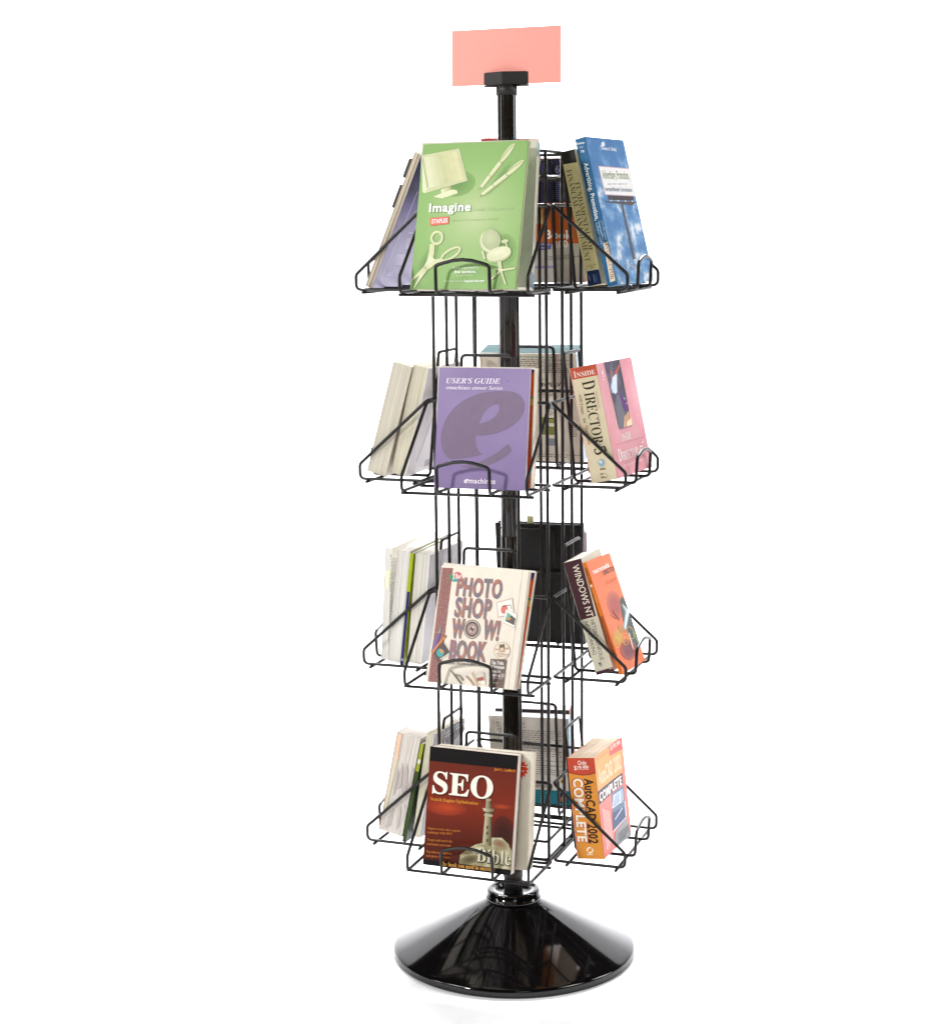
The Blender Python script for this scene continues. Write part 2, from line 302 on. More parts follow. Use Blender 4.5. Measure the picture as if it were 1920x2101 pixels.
# ------------------------------------------------------------------ lettering
# outlines of bold and bold-italic roman letters: (advance, contours) in thousandths of an em
GLYPHS = {"B": {
"4":[375,[[121,0,121,36,140,36,179,44,186,50,191,58,194,70,195,84,195,125,9,125,9,166,199,480,293,480,293,169,363,169,363,125,293,125,293,84,294,70,297,58,302,50,309,44,348,36,357,36,357,0],[56,169,195,169,195,287,196,351,199,416,189,394,174,366,158,338,146,319]]],
"5":[375,[[165,-7,141,-6,119,-4,100,0,84,5,70,11,58,18,48,26,40,35,27,75,28,86,31,95,35,103,42,109,81,121,88,83,111,52,120,47,130,43,141,41,154,40,195,50,204,56,212,63,219,72,226,83,231,96,234,111,236,128,237,148,236,171,231,192,224,209,213,223,200,233,184,241,166,246,146,247,103,243,71,235,40,247,62,480,316,480,319,357,281,357,275,380,267,399,244,406,105,406,94,281,126,288,168,291,205,289,238,282,267,271,293,256,313,235,328,211,337,181,340,148,339,127,336,108,331,90,324,75,316,61,306,48,295,37,282,27,269,19,255,12,241,6,226,1]]],
"A":[437,[[-9,0,-9,18,24,30,49,75,206,466,224,465,384,87,411,34,417,27,425,22,433,19,443,18,443,0,229,0,229,18,253,20,270,25,280,34,283,46,273,81,253,132,103,132,79,71,76,59,75,48,78,35,87,26,102,20,124,18,128,0],[113,161,242,161,177,319]]],
"B":[443,[[16,0,16,17,32,19,45,22,55,26,62,32,68,40,72,51,74,65,75,82,75,369,69,412,51,433,15,439,15,455,220,455,297,449,352,429,385,396,396,351,389,313,369,283,335,261,287,247,344,231,385,206,410,173,418,132,415,102,407,76,392,54,371,35,345,19,314,9,278,2,238,0],[182,252,213,253,234,257,251,263,263,272,273,285,279,301,283,321,285,345,284,367,281,385,276,400,269,412,260,422,248,428,234,433,216,434,188,425,182,391],[222,24,242,26,259,30,273,38,283,49,291,63,296,81,300,103,301,128,299,154,295,176,287,194,277,208,263,218,245,225,223,230,197,231,182,231,182,65,190,33]]],
"C":[468,[[257,-11,224,-9,193,-3,164,6,137,20,113,37,91,56,72,79,56,104,43,132,34,162,28,194,26,228,28,262,34,294,43,323,56,351,72,376,92,399,114,418,139,435,166,448,195,458,226,464,259,465,283,464,309,459,337,451,367,440,388,435,399,437,408,443,415,452,419,465,437,465,437,308,420,308,407,338,392,364,375,387,356,407,335,423,313,434,290,441,265,443,212,430,174,389,151,321,144,226,152,138,177,74,219,36,278,24,298,25,318,29,338,35,358,45,377,56,395,71,412,87,428,106,447,89,409,45,365,14,314,-5]]],
"D":[496,[[20,0,20,17,35,19,47,21,56,25,63,30,68,36,71,46,73,59,74,75,74,374,73,392,71,407,67,418,61,426,53,432,43,435,30,438,15,439,15,455,222,455,278,452,328,441,370,422,405,396,433,364,452,325,464,279,468,228,453,128,408,57,333,14,228,0],[222,24,253,27,279,37,302,53,319,75,333,104,343,139,349,181,351,229,343,318,319,382,279,420,223,433,190,423,182,385,182,72,190,34]]],
"E":[442,[[14,0,14,17,30,18,44,20,55,24,62,30,68,37,72,48,74,62,75,78,75,369,74,389,72,405,68,417,62,425,54,431,44,435,31,438,16,439,16,455,399,455,399,320,383,320,378,349,369,373,356,392,340,406,320,417,295,424,266,429,232,430,200,428,186,417,183,388,183,246,193,246,214,247,232,252,247,259,259,269,269,282,277,300,283,321,288,345,304,345,304,118,287,118,285,137,282,154,278,169,273,181,267,192,259,201,251,208,241,213,229,217,216,220,202,222,185,222,183,67,192,35,230,28,254,28,276,30,295,34,313,39,330,45,345,53,358,63,371,75,382,89,393,105,402,123,411,143,430,143,402,0]]],
"F":[404,[[15,0,15,17,31,19,45,23,55,28,62,34,68,42,72,53,74,67,75,84,75,375,74,391,71,405,67,416,61,423,54,429,43,433,30,436,14,439,14,455,394,455,394,320,377,320,374,339,369,357,362,372,355,385,347,397,336,406,324,414,310,420,294,425,275,428,254,430,230,431,200,429,186,421,182,398,182,247,190,247,211,249,229,253,244,260,256,270,266,284,274,301,280,322,284,347,302,347,302,118,285,118,280,146,274,168,266,187,257,200,244,211,229,218,210,222,189,224,182,224,182,81,188,43,210,24,257,17,257,0]]],
"G":[508,[[268,-10,233,-8,200,-3,170,7,141,19,116,36,93,55,74,77,57,103,44,131,35,161,29,194,28,229,29,263,35,295,44,324,57,352,74,377,93,399,115,419,139,435,166,448,195,458,225,464,257,465,284,464,311,459,340,451,369,441,388,436,406,443,419,465,437,465,437,308,420,308,412,327,403,346,393,363,382,379,370,393,357,406,343,417,329,426,314,434,299,439,283,442,267,443,214,430,176,389,153,322,146,228,148,178,154,135,165,98,180,67,199,44,221,26,246,16,275,13,293,14,308,16,319,21,328,27,334,35,339,45,342,57,343,71,343,128,342,142,339,154,335,163,329,170,321,175,309,179,294,181,275,182,275,198,500,198,500,182,485,181,473,179,463,175,457,171,452,164,449,155,447,143,446,128,446,29,402,12,357,0,313,-8]]],
"H":[523,[[15,0,15,17,31,19,45,22,55,26,62,32,68,39,72,50,74,64,75,81,75,379,74,394,71,406,68,416,62,424,55,429,44,434,32,437,16,439,16,455,242,455,242,439,204,432,187,415,182,379,182,251,342,251,342,379,337,415,320,432,282,439,282,455,507,455,507,439,491,437,478,434,468,429,461,424,456,417,452,407,450,394,449,379,449,81,450,65,452,52,456,41,461,33,468,27,478,22,491,19,507,17,507,0,282,0,282,17,298,19,311,21,321,25,329,31,335,38,339,49,341,63,342,81,342,221,182,221,182,81,183,64,185,50,189,39,194,32,202,26,212,22,225,19,242,17,242,0]]],
"I":[261,[[13,0,13,17,29,20,42,23,53,27,61,32,67,39,72,49,74,61,75,75,75,387,74,401,72,412,68,421,63,427,55,432,45,435,31,437,13,439,13,455,244,455,244,439,228,437,214,435,204,432,196,427,190,421,186,412,183,401,183,387,183,77,187,44,206,26,246,17,246,0]]],
"L":[426,[[15,0,15,17,31,19,45,22,55,26,62,32,68,39,72,50,74,64,75,81,75,379,74,394,71,407,68,417,62,425,55,430,44,434,32,437,16,439,16,455,250,455,250,439,208,434,188,416,182,379,182,83,185,47,200,31,234,28,257,28,278,31,297,34,315,40,330,47,345,56,358,67,370,80,381,95,391,112,400,132,409,154,427,154,402,0]]],
"M":[634,[[14,0,14,17,30,19,43,22,53,26,61,32,67,39,72,50,74,63,75,79,75,382,71,416,53,432,15,439,15,455,185,455,317,142,449,455,617,455,617,439,602,437,590,433,580,429,573,423,567,416,563,405,561,393,560,378,560,85,565,43,582,23,617,17,617,0,396,0,396,17,433,25,450,44,455,83,455,399,288,0,270,0,105,389,105,80,106,62,109,48,113,37,120,30,128,24,139,20,153,18,169,17,169,0]]],
"N":[494,[[403,-11,107,350,107,79,108,62,110,49,113,38,119,31,126,26,136,21,150,19,167,17,167,0,18,0,18,17,54,23,71,41,76,79,76,388,36,433,18,439,18,455,156,455,391,169,391,377,386,414,369,431,331,439,331,455,480,455,480,439,464,437,450,434,440,430,433,425,428,417,425,407,422,393,422,377,422,-11]]],
"O":[525,[[261,-11,236,-10,213,-6,190,-1,169,7,148,17,129,29,111,43,94,58,79,75,66,93,55,113,45,134,37,156,32,179,29,203,28,228,29,252,32,276,37,299,45,321,55,342,66,362,79,380,95,397,112,413,130,426,149,438,170,448,192,456,216,462,240,465,265,466,290,465,313,462,336,456,357,448,378,439,397,427,415,414,431,399,446,382,459,364,471,344,481,323,488,301,494,277,497,253,498,228,497,203,494,179,488,156,481,134,471,113,459,93,446,75,430,58,414,43,395,29,376,17,355,7,333,-1,310,-6,286,-10],[265,12,315,26,351,66,372,133,379,228,377,278,371,321,362,358,348,389,330,412,310,430,286,440,260,443,210,430,174,389,152,322,145,228,147,178,153,135,163,98,177,67,195,43,215,26,238,16]]],
"R":[473,[[15,0,15,17,31,19,45,22,55,26,62,32,68,39,72,50,74,64,75,81,75,379,74,394,71,406,68,416,62,424,55,429,44,434,32,437,16,439,16,455,217,455,264,453,305,448,339,439,367,426,389,409,405,388,414,363,417,334,411,296,392,265,360,241,315,224,432,50,452,26,478,17,480,0,338,0,201,212,182,212,182,81,183,64,185,50,189,39,194,32,202,26,212,22,225,19,242,17,242,0],[182,234,203,234,228,235,249,240,266,248,280,258,290,272,298,290,302,311,304,336,299,378,284,407,259,425,224,431,190,422,182,385]]],
"S":[390,[[43,-11,43,158,62,158,72,124,83,94,96,70,111,50,129,34,149,24,172,17,197,15,215,16,231,20,245,27,257,36,266,47,273,60,277,74,279,89,275,110,265,129,248,146,225,160,163,191,135,205,112,221,92,236,77,253,65,270,56,289,51,309,50,332,51,352,54,370,60,387,67,403,77,417,88,429,101,440,115,449,131,457,148,462,166,465,185,466,229,461,282,448,291,446,300,445,307,446,313,450,318,457,320,466,339,466,339,319,322,319,317,337,310,354,303,370,293,385,283,398,272,410,261,420,248,429,235,436,222,441,208,444,194,445,178,443,163,440,151,434,140,426,131,417,125,406,121,394,120,380,121,368,124,356,129,346,137,336,147,328,159,319,173,311,189,303,253,273,273,263,290,253,305,243,317,233,328,222,337,211,344,200,350,188,359,133,358,112,354,93,348,75,339,58,328,43,314,29,298,18,281,8,261,0,240,-6,217,-9,192,-10,158,-8,126,1,98,9,85,12,69,7,61,-11]]],
"T":[423,[[92,0,92,17,109,18,123,21,134,25,142,31,148,39,152,50,155,64,156,81,156,433,149,433,124,431,102,426,82,416,65,403,51,387,41,367,33,344,29,318,11,318,11,455,410,455,410,317,394,317,381,368,357,404,319,426,269,433,263,81,264,63,267,49,271,38,276,30,284,25,296,21,310,18,328,17,328,0]]],
"U":[492,[[248,-13,205,-10,168,-2,138,10,114,29,96,52,83,81,76,115,73,155,73,379,72,394,70,406,66,416,61,424,53,429,43,434,30,437,15,439,15,455,240,455,240,439,202,432,185,415,181,379,181,140,182,112,186,88,193,68,203,51,216,39,232,29,252,24,275,22,326,31,363,56,385,99,392,159,392,378,391,393,389,406,385,416,379,423,371,429,360,433,346,437,328,439,328,455,474,455,474,439,460,436,448,432,439,427,433,421,428,414,425,404,423,392,422,378,422,181,420,133,412,92,398,58,380,32,356,13,325,-2,290,-10]]],
"a":[344,[[255,-10,232,-7,216,1,205,15,200,35,176,16,151,2,124,-6,95,-9,79,-7,64,-4,51,3,40,11,31,22,25,34,21,48,20,63,23,84,31,104,45,121,63,136,88,150,119,164,156,177,199,190,199,241,198,254,196,266,192,275,187,282,180,288,171,292,160,295,148,296,129,294,115,290,107,283,104,274,113,257,123,231,110,202,77,191,45,203,33,236,34,248,37,259,42,269,49,278,58,287,69,295,81,302,95,308,110,312,126,316,143,318,162,318,195,317,223,312,246,304,263,292,276,277,285,259,291,236,293,210,293,62,295,40,304,34,320,42,329,28,312,11,294,-1,275,-8],[151,34,174,41,199,63,199,169,164,157,138,139,123,114,118,84,120,62,126,46,137,37]]],
"b":[361,[[43,-11,43,388,37,428,8,439,8,455,138,455,138,279,156,296,175,308,197,316,221,318,238,317,254,313,270,307,284,299,297,288,308,276,318,261,326,245,333,227,338,208,341,188,342,166,341,141,337,118,331,96,323,75,312,56,300,40,286,25,270,13,252,3,233,-4,213,-9,192,-10,170,-8,148,-1,126,11,105,28,53,-11],[183,14,199,16,213,23,224,34,232,49,238,70,242,95,244,125,245,160,244,189,242,213,237,234,231,251,223,264,212,273,199,278,184,280,155,270,138,242,138,69,141,45,149,28,163,18]]],
"c":[293,[[156,-10,137,-9,119,-5,103,2,87,11,72,22,59,35,47,51,38,68,30,87,24,106,21,128,19,150,21,174,25,196,31,217,40,237,51,255,64,271,79,285,96,297,114,307,133,313,153,318,175,319,197,318,218,314,235,307,250,298,262,287,271,275,276,261,277,245,266,215,236,204,219,207,206,216,199,230,196,251,197,261,197,271,196,282,190,290,182,295,169,297,144,290,126,269,116,235,112,187,114,153,118,123,126,97,137,76,151,60,166,48,184,41,204,38,222,40,239,47,255,57,271,72,285,60,258,30,227,8,193,-6]]],
"d":[370,[[140,-10,123,-9,107,-5,92,1,78,10,65,22,53,35,43,50,35,66,28,85,23,104,20,125,19,147,21,172,24,196,29,217,36,237,45,256,55,272,68,286,81,297,96,306,112,313,128,317,146,318,168,316,189,309,207,297,223,280,223,401,212,430,176,439,176,455,319,455,319,75,325,41,353,28,353,11,325,9,294,6,260,-1,223,-10,223,39,207,18,188,2,166,-7],[171,28,202,41,223,76,223,242,206,270,174,281,159,279,147,273,138,263,130,250,125,232,121,210,118,184,118,153,118,124,120,98,124,76,130,58,137,45,146,36,158,30]]],
"e":[301,[[154,-10,135,-9,117,-5,100,1,85,10,70,22,58,35,46,51,37,69,29,88,24,109,21,132,19,157,21,180,24,201,30,222,38,240,47,258,59,273,72,286,87,298,103,307,120,313,138,317,157,318,185,316,209,309,230,297,249,280,264,259,274,234,281,206,283,173,283,166,117,166,123,112,138,73,164,50,199,42,219,45,237,53,254,67,270,86,285,73,258,36,228,11,193,-5],[116,192,201,192,201,215,201,235,199,252,197,266,193,277,188,286,181,292,172,296,161,297,141,291,127,274,119,244,116,203]]],
"f":[214,[[15,0,15,16,40,22,50,35,52,73,52,277,16,277,16,310,52,310,52,353,54,378,60,400,71,419,85,436,102,448,123,457,147,463,174,465,194,464,212,460,227,454,240,446,250,436,257,425,262,413,263,400,252,367,224,355,195,365,185,391,193,420,196,426,197,433,180,443,153,430,148,390,148,310,203,310,203,277,148,277,148,65,148,51,150,40,153,32,158,26,199,16,199,0]]],
"g":[327,[[146,-140,115,-139,89,-136,66,-130,48,-122,33,-111,22,-100,16,-88,14,-75,18,-59,28,-46,45,-35,69,-26,49,-14,35,-1,26,14,24,30,25,42,28,54,34,64,42,74,53,83,67,92,83,101,102,110,67,128,42,150,27,179,22,212,23,228,27,242,32,255,40,268,49,279,60,289,73,298,88,305,103,311,120,315,138,317,157,318,177,317,196,315,215,310,233,304,317,304,317,268,268,268,278,253,286,237,290,221,291,203,291,189,288,176,283,163,276,151,268,140,258,131,246,123,234,116,220,110,205,106,189,104,172,103,157,103,142,104,112,94,101,71,103,61,111,55,123,50,141,49,175,49,200,48,223,47,242,44,259,40,273,35,285,29,295,22,303,13,308,3,312,-9,315,-22,316,-37,313,-60,305,-80,291,-98,272,-113,248,-125,219,-133,185,-139],[157,124,168,126,178,130,185,136,190,146,194,158,197,173,199,190,199,211,199,232,197,249,194,264,190,276,185,285,178,292,168,296,157,297,146,296,137,292,130,285,124,276,120,264,117,249,115,232,114,211,115,190,117,173,120,158,124,146,130,136,137,130,146,126],[161,-116,205,-113,238,-104,257,-88,263,-66,249,-41,205,-34,97,-34,86,-42,79,-52,75,-62,73,-73,75,-81,79,-89,85,-97,95,-103,107,-109,122,-113,140,-115]]],
"h":[381,[[18,0,18,16,45,26,52,56,52,399,46,429,19,440,19,455,148,455,148,267,168,289,190,305,215,315,243,318,281,312,309,292,325,258,330,212,330,56,337,26,363,16,363,0,202,0,202,16,219,19,228,26,233,38,235,56,235,217,229,258,203,271,188,269,173,262,160,251,148,235,148,56,154,26,180,16,180,0]]],
"i":[198,[[101,362,90,363,81,366,72,370,65,376,58,384,54,393,51,402,50,412,51,423,54,432,58,441,65,449,72,455,81,460,90,462,101,463,111,462,120,460,129,455,137,449,143,441,147,432,150,423,151,412,150,402,147,393,143,384,136,376,129,370,120,366,111,363],[18,0,18,16,45,26,52,56,52,252,47,285,20,293,21,310,148,310,148,56,154,26,180,16,180,0]]],
"k":[359,[[17,0,17,16,45,26,52,56,52,398,47,429,20,439,21,455,148,455,148,169,227,248,244,278,242,285,235,290,224,293,209,293,206,310,345,310,345,293,326,291,308,284,291,274,275,260,222,209,346,34,353,26,360,21,368,17,376,16,376,0,211,0,211,16,227,17,234,20,238,25,239,32,232,49,163,147,148,134,148,56,154,26,180,16,180,0]]],
"l":[199,[[18,0,18,16,45,26,52,56,52,398,47,429,20,439,20,455,148,455,148,56,154,26,180,16,180,0]]],
"m":[554,[[18,0,18,16,45,26,52,56,52,253,46,284,19,294,19,310,146,310,146,265,166,288,188,305,212,315,237,318,268,315,292,304,310,286,320,261,341,286,364,304,390,315,418,318,455,312,482,292,498,258,504,212,504,56,510,26,536,16,536,0,377,0,377,16,403,26,410,56,410,217,404,258,377,271,363,269,349,263,337,252,324,237,324,56,331,26,356,16,356,0,199,0,199,16,225,26,232,56,232,217,226,258,199,271,184,269,170,262,158,251,146,235,146,56,152,27,177,16,177,0]]],
"n":[381,[[18,0,18,16,45,26,52,56,52,253,46,284,19,294,19,310,148,310,148,267,168,290,190,306,215,315,243,318,281,312,309,292,325,258,330,212,330,56,337,26,363,16,363,0,202,0,202,16,219,19,228,26,233,38,235,56,235,217,229,258,203,271,188,269,173,262,160,251,148,235,148,56,154,26,180,16,180,0]]],
"o":[336,[[169,-10,147,-9,127,-5,108,2,90,11,74,23,60,37,48,53,38,70,29,89,24,110,20,131,19,154,20,177,24,199,29,219,38,239,48,256,60,272,74,286,90,297,108,306,127,313,147,317,168,318,189,317,209,313,228,307,245,298,261,286,275,273,287,257,298,240,306,221,312,200,316,178,317,154,316,130,312,108,306,88,298,69,287,51,275,36,261,22,245,11,228,2,210,-5,190,-9],[169,11,182,13,193,18,202,27,209,39,217,81,220,154,219,194,217,227,213,253,208,271,201,283,192,292,181,297,169,299,155,297,144,292,135,283,128,271,123,253,120,227,118,194,117,154,120,82,128,39,135,27,144,18,155,13]]],
"p":[371,[[17,-139,17,-124,40,-117,50,-101,52,-64,52,243,46,283,19,295,19,310,143,310,143,263,160,287,180,305,203,315,230,319,248,318,264,314,279,307,293,298,306,287,317,274,326,258,335,241,341,223,346,203,349,182,350,160,349,136,346,113,341,92,334,72,326,54,316,38,304,24,291,12,277,2,261,-5,245,-9,227,-10,204,-7,183,1,164,14,148,32,148,-58,152,-99,167,-118,197,-123,197,-139],[195,28,210,30,222,36,232,46,239,59,245,77,249,99,252,125,253,154,252,183,250,208,246,230,241,248,234,261,225,270,213,276,199,278,184,275,171,267,158,254,148,235,148,69,157,51,167,38,180,31]]],
"r":[287,[[18,0,18,16,45,26,52,56,52,252,46,285,20,293,21,310,146,310,146,252,155,267,165,280,176,292,187,301,199,309,210,314,222,317,233,318,246,317,258,315,267,310,275,304,282,296,286,287,289,277,289,266,278,234,248,222,222,231,207,250,189,260,162,241,156,231,152,220,150,207,149,192,149,56,159,25,197,16,197,0]]],
"s":[288,[[151,-10,137,-9,122,-6,105,-1,87,6,73,9,51,-9,36,-9,36,105,53,105,59,85,66,68,75,52,87,39,99,28,112,21,126,16,140,15,179,27,192,58,190,72,183,84,172,95,156,105,107,130,90,139,76,148,64,158,54,169,47,181,41,193,38,206,37,220,39,241,44,259,53,276,65,291,80,303,98,312,118,317,141,319,166,316,199,308,206,306,213,305,230,319,244,319,244,222,228,222,222,239,215,254,206,266,196,277,186,285,174,291,162,295,149,296,116,286,105,259,115,232,146,212,191,189,207,181,221,172,232,162,241,151,248,140,253,127,256,112,257,95,255,72,250,51,241,33,228,18,212,6,194,-3,174,-8]]],
"t":[228,[[124,-9,105,-8,89,-4,76,2,66,10,58,22,53,36,49,52,48,71,48,279,20,279,20,300,88,369,129,424,144,424,144,310,208,310,208,279,144,279,144,82,149,51,168,40,179,42,189,49,198,60,206,75,222,66,205,33,182,9,155,-5]]],
"u":[375,[[131,-10,109,-8,91,-3,77,5,65,17,57,32,51,51,47,72,46,97,46,248,39,282,11,294,11,310,142,310,142,74,151,46,177,36,191,37,205,43,217,53,228,66,228,248,221,283,189,294,189,310,324,310,324,70,331,39,360,30,360,13,331,11,300,7,265,0,228,-10,228,40,219,29,209,19,198,11,186,3,173,-3,160,-7,145,-9]]],
"v":[306,[[142,-10,38,248,22,281,-3,293,-3,310,164,310,164,294,156,294,144,293,136,290,131,284,129,276,130,268,185,122,236,253,241,272,239,282,232,289,220,293,203,294,203,310,305,310,305,295,278,279,260,243,160,-10]]],
"w":[435,[[122,-10,17,265,6,284,-11,293,-11,310,138,310,138,293,120,289,114,276,116,266,120,253,167,127,211,235,201,266,190,288,168,295,168,310,323,310,323,293,311,292,302,288,297,283,296,276,296,269,298,262,336,141,382,256,387,275,380,289,356,295,356,310,445,310,445,295,425,284,412,258,304,-10,289,-10,223,197,140,-10]]],
"y":[300,[[52,-140,40,-139,29,-137,19,-132,10,-125,3,-117,-3,-107,-6,-96,-7,-84,5,-53,36,-40,64,-49,75,-76,74,-87,86,-99,114,-74,129,-44,140,-5,36,251,25,275,15,287,-3,293,-5,310,162,310,162,293,136,289,128,275,130,267,133,257,185,119,230,241,236,260,238,274,229,289,203,293,203,310,300,310,300,293,277,281,259,242,162,-24,154,-46,145,-65,137,-82,129,-96,121,-107,113,-117,104,-125,95,-131]]],
"z":[293,[[13,0,13,14,168,287,128,287,111,286,96,283,83,279,72,272,63,262,55,250,49,235,44,216,26,216,32,310,275,310,275,291,126,25,152,25,174,26,194,30,210,35,223,44,234,55,244,69,252,87,260,107,276,107,268,0]]]},
"I": {
"D":[484,[[-34,0,-34,15,0,20,22,41,39,85,115,369,120,401,109,426,73,435,73,451,253,451,345,439,411,404,451,345,464,263,463,236,459,210,452,184,442,159,430,135,415,112,398,91,378,71,364,59,349,48,335,38,320,30,304,23,287,16,269,11,250,7,229,4,207,2,182,0,155,0],[169,21,191,22,212,26,231,33,250,43,267,56,283,70,298,86,312,105,324,125,335,146,344,169,352,194,358,219,362,245,365,271,366,298,360,356,340,397,307,422,262,430,231,422,217,394,133,78,130,62,128,49,137,27]]],
"E":[441,[[-34,0,-34,15,0,20,22,41,39,85,115,369,119,387,120,401,109,426,73,435,73,451,432,451,407,324,388,324,386,355,381,376,372,393,360,407,343,416,323,424,298,428,269,429,242,427,229,418,220,398,181,251,200,251,257,257,293,280,320,322,336,322,289,136,274,136,275,149,275,163,274,179,270,193,264,205,256,213,245,220,231,224,214,227,194,228,185,228,175,227,134,73,130,56,128,44,137,28,173,23,196,23,218,25,238,29,256,33,273,39,289,47,304,57,319,69,332,82,346,98,359,116,372,136,389,136,350,0]]],
"G":[499,[[221,-11,176,-8,136,1,102,17,73,39,50,66,34,98,24,135,21,175,22,200,25,224,30,248,38,271,47,294,59,316,72,337,87,357,104,376,122,393,142,409,163,422,180,432,197,440,215,447,232,452,250,457,268,460,287,462,306,463,349,459,400,447,418,444,441,463,457,463,428,317,410,317,408,345,402,370,394,390,382,408,367,421,350,431,331,437,308,439,286,436,264,429,243,417,222,400,202,378,183,352,166,322,150,287,137,250,128,214,122,178,120,144,122,115,128,89,138,66,151,48,168,33,188,22,211,16,238,14,254,15,267,18,279,22,288,29,295,37,302,47,307,59,312,74,330,144,336,179,325,201,286,207,286,223,475,223,475,206,460,205,451,202,445,198,440,191,425,150,395,31,354,12,311,-1,267,-9]]],
"I":[249,[[-34,0,-34,15,0,20,22,41,39,85,115,369,119,387,120,404,117,416,108,426,93,432,73,435,73,451,283,451,283,435,247,428,227,410,211,365,135,82,129,47,132,34,141,24,156,18,177,15,177,0]]],
"J":[298,[[32,-69,-11,-65,-41,-52,-60,-30,-66,0,-53,33,-19,47,9,37,20,12,18,-1,13,-15,5,-32,21,-44,49,-29,68,18,163,369,167,387,168,401,157,426,120,435,120,451,330,451,330,435,296,429,275,409,259,365,173,44,163,16,152,-8,139,-27,123,-43,105,-54,83,-63,59,-68]]],
"L":[425,[[-34,0,-34,15,0,20,22,41,39,85,115,369,120,401,109,426,73,435,73,451,283,451,283,435,248,429,227,408,211,365,136,83,128,42,142,28,161,25,188,24,220,25,248,30,275,38,298,50,319,65,339,84,356,107,371,134,393,134,351,0]]],
"R":[429,[[-34,0,-34,15,0,20,22,41,39,85,115,369,119,387,120,401,109,426,73,435,73,451,253,451,292,449,326,445,354,437,376,426,393,412,405,395,413,374,415,350,413,329,407,310,397,292,382,276,364,261,342,249,316,239,286,231,343,61,364,28,400,17,400,0,266,0,194,222,173,222,136,82,130,47,141,24,177,15,177,0],[197,245,223,247,246,253,266,263,282,278,296,295,305,316,311,338,313,364,309,393,298,413,279,425,253,429,232,424,221,399,179,246,188,245]]],
"S":[369,[[154,-11,134,-10,111,-6,86,1,58,10,38,14,24,9,9,-7,-9,-7,26,144,45,144,47,110,51,84,60,63,71,45,85,31,102,21,122,15,145,13,187,25,217,56,228,97,218,134,190,170,142,214,98,258,76,295,70,336,71,354,74,371,80,387,88,401,98,415,109,427,123,437,137,446,153,453,171,459,189,462,208,463,248,458,296,445,312,442,320,443,328,447,335,452,342,461,360,461,328,322,308,322,309,330,309,337,308,352,306,366,303,378,298,390,267,426,257,432,247,436,235,438,224,439,210,438,197,434,185,428,174,419,165,408,158,396,154,383,153,368,166,331,197,295,219,274,242,254,257,240,271,225,283,210,293,195,301,179,307,162,310,144,312,126,309,95,301,69,288,45,270,25,248,9,221,-2,189,-9]]],
"T":[403,[[44,0,44,17,86,27,107,60,205,427,194,427,175,426,156,421,138,413,120,402,103,388,88,371,75,352,64,330,47,330,72,451,437,451,418,322,399,322,391,368,374,400,347,420,311,426,208,63,205,46,216,25,253,17,253,0]]],
"U":[478,[[193,-11,159,-9,129,-3,104,7,82,21,65,39,53,60,45,83,43,108,44,122,46,138,50,157,56,179,110,377,113,392,115,403,104,428,66,436,66,451,273,451,273,435,240,430,220,413,206,376,145,152,136,98,138,83,142,70,149,58,158,47,170,39,183,32,198,29,215,28,231,28,246,31,261,36,274,42,286,51,298,62,309,77,320,93,330,113,340,137,350,164,359,194,396,320,402,344,407,364,409,381,410,394,407,410,397,422,380,430,357,435,357,451,495,451,495,434,461,416,454,406,448,392,441,373,433,349,377,160,368,129,357,102,346,78,334,58,321,40,307,26,291,14,275,4,257,-3,238,-7,216,-10]]],
"a":[336,[[53,-9,38,-7,24,-3,12,4,1,14,-8,26,-14,40,-18,56,-19,73,-18,91,-15,109,-11,128,-5,147,2,166,11,184,21,202,32,220,44,236,57,251,70,264,84,276,105,291,126,301,146,308,165,310,184,307,198,299,208,285,214,265,225,303,297,303,241,108,232,74,228,56,238,40,248,43,259,52,271,67,285,87,300,78,274,40,248,13,223,-3,197,-9,179,-6,166,2,158,15,155,34,157,52,162,75,149,55,137,38,124,24,111,12,98,3,84,-4,69,-7],[93,41,124,56,152,95,176,147,192,202,198,248,196,262,192,272,183,279,172,281,141,264,109,219,83,159,70,115,65,81,67,63,72,51,81,43]]],
"c":[277,[[93,-9,70,-8,50,-2,32,6,17,19,6,34,-3,53,-8,74,-9,97,-8,122,-3,146,5,171,16,195,30,218,47,240,66,259,88,277,111,291,133,301,156,308,179,310,196,308,211,305,224,299,235,291,245,282,251,272,255,261,257,249,245,216,214,203,186,213,176,238,182,258,189,275,173,289,139,270,107,223,84,161,75,99,75,84,78,71,82,60,88,51,95,44,103,38,113,35,123,34,143,38,164,50,184,69,204,96,222,83,194,43,162,14,129,-4]]],
"e":[269,[[87,-9,66,-8,47,-2,31,6,16,19,4,34,-4,53,-9,74,-11,98,-10,116,-7,135,-1,153,6,172,15,190,25,207,36,224,49,240,63,255,78,268,93,280,109,290,126,299,143,305,159,308,176,310,192,309,207,305,219,300,230,293,238,284,244,273,248,261,249,248,246,228,238,209,225,191,207,174,183,158,153,144,119,133,79,124,75,88,75,77,78,66,82,57,87,50,94,44,102,39,111,36,122,36,141,39,159,51,177,69,195,95,214,83,188,43,158,14,125,-4],[84,146,99,151,114,156,128,163,140,171,152,180,163,190,172,201,179,212,185,224,190,236,193,248,193,260,187,280,171,287,160,285,149,278,137,267,126,252,114,232,103,207,93,179]]],
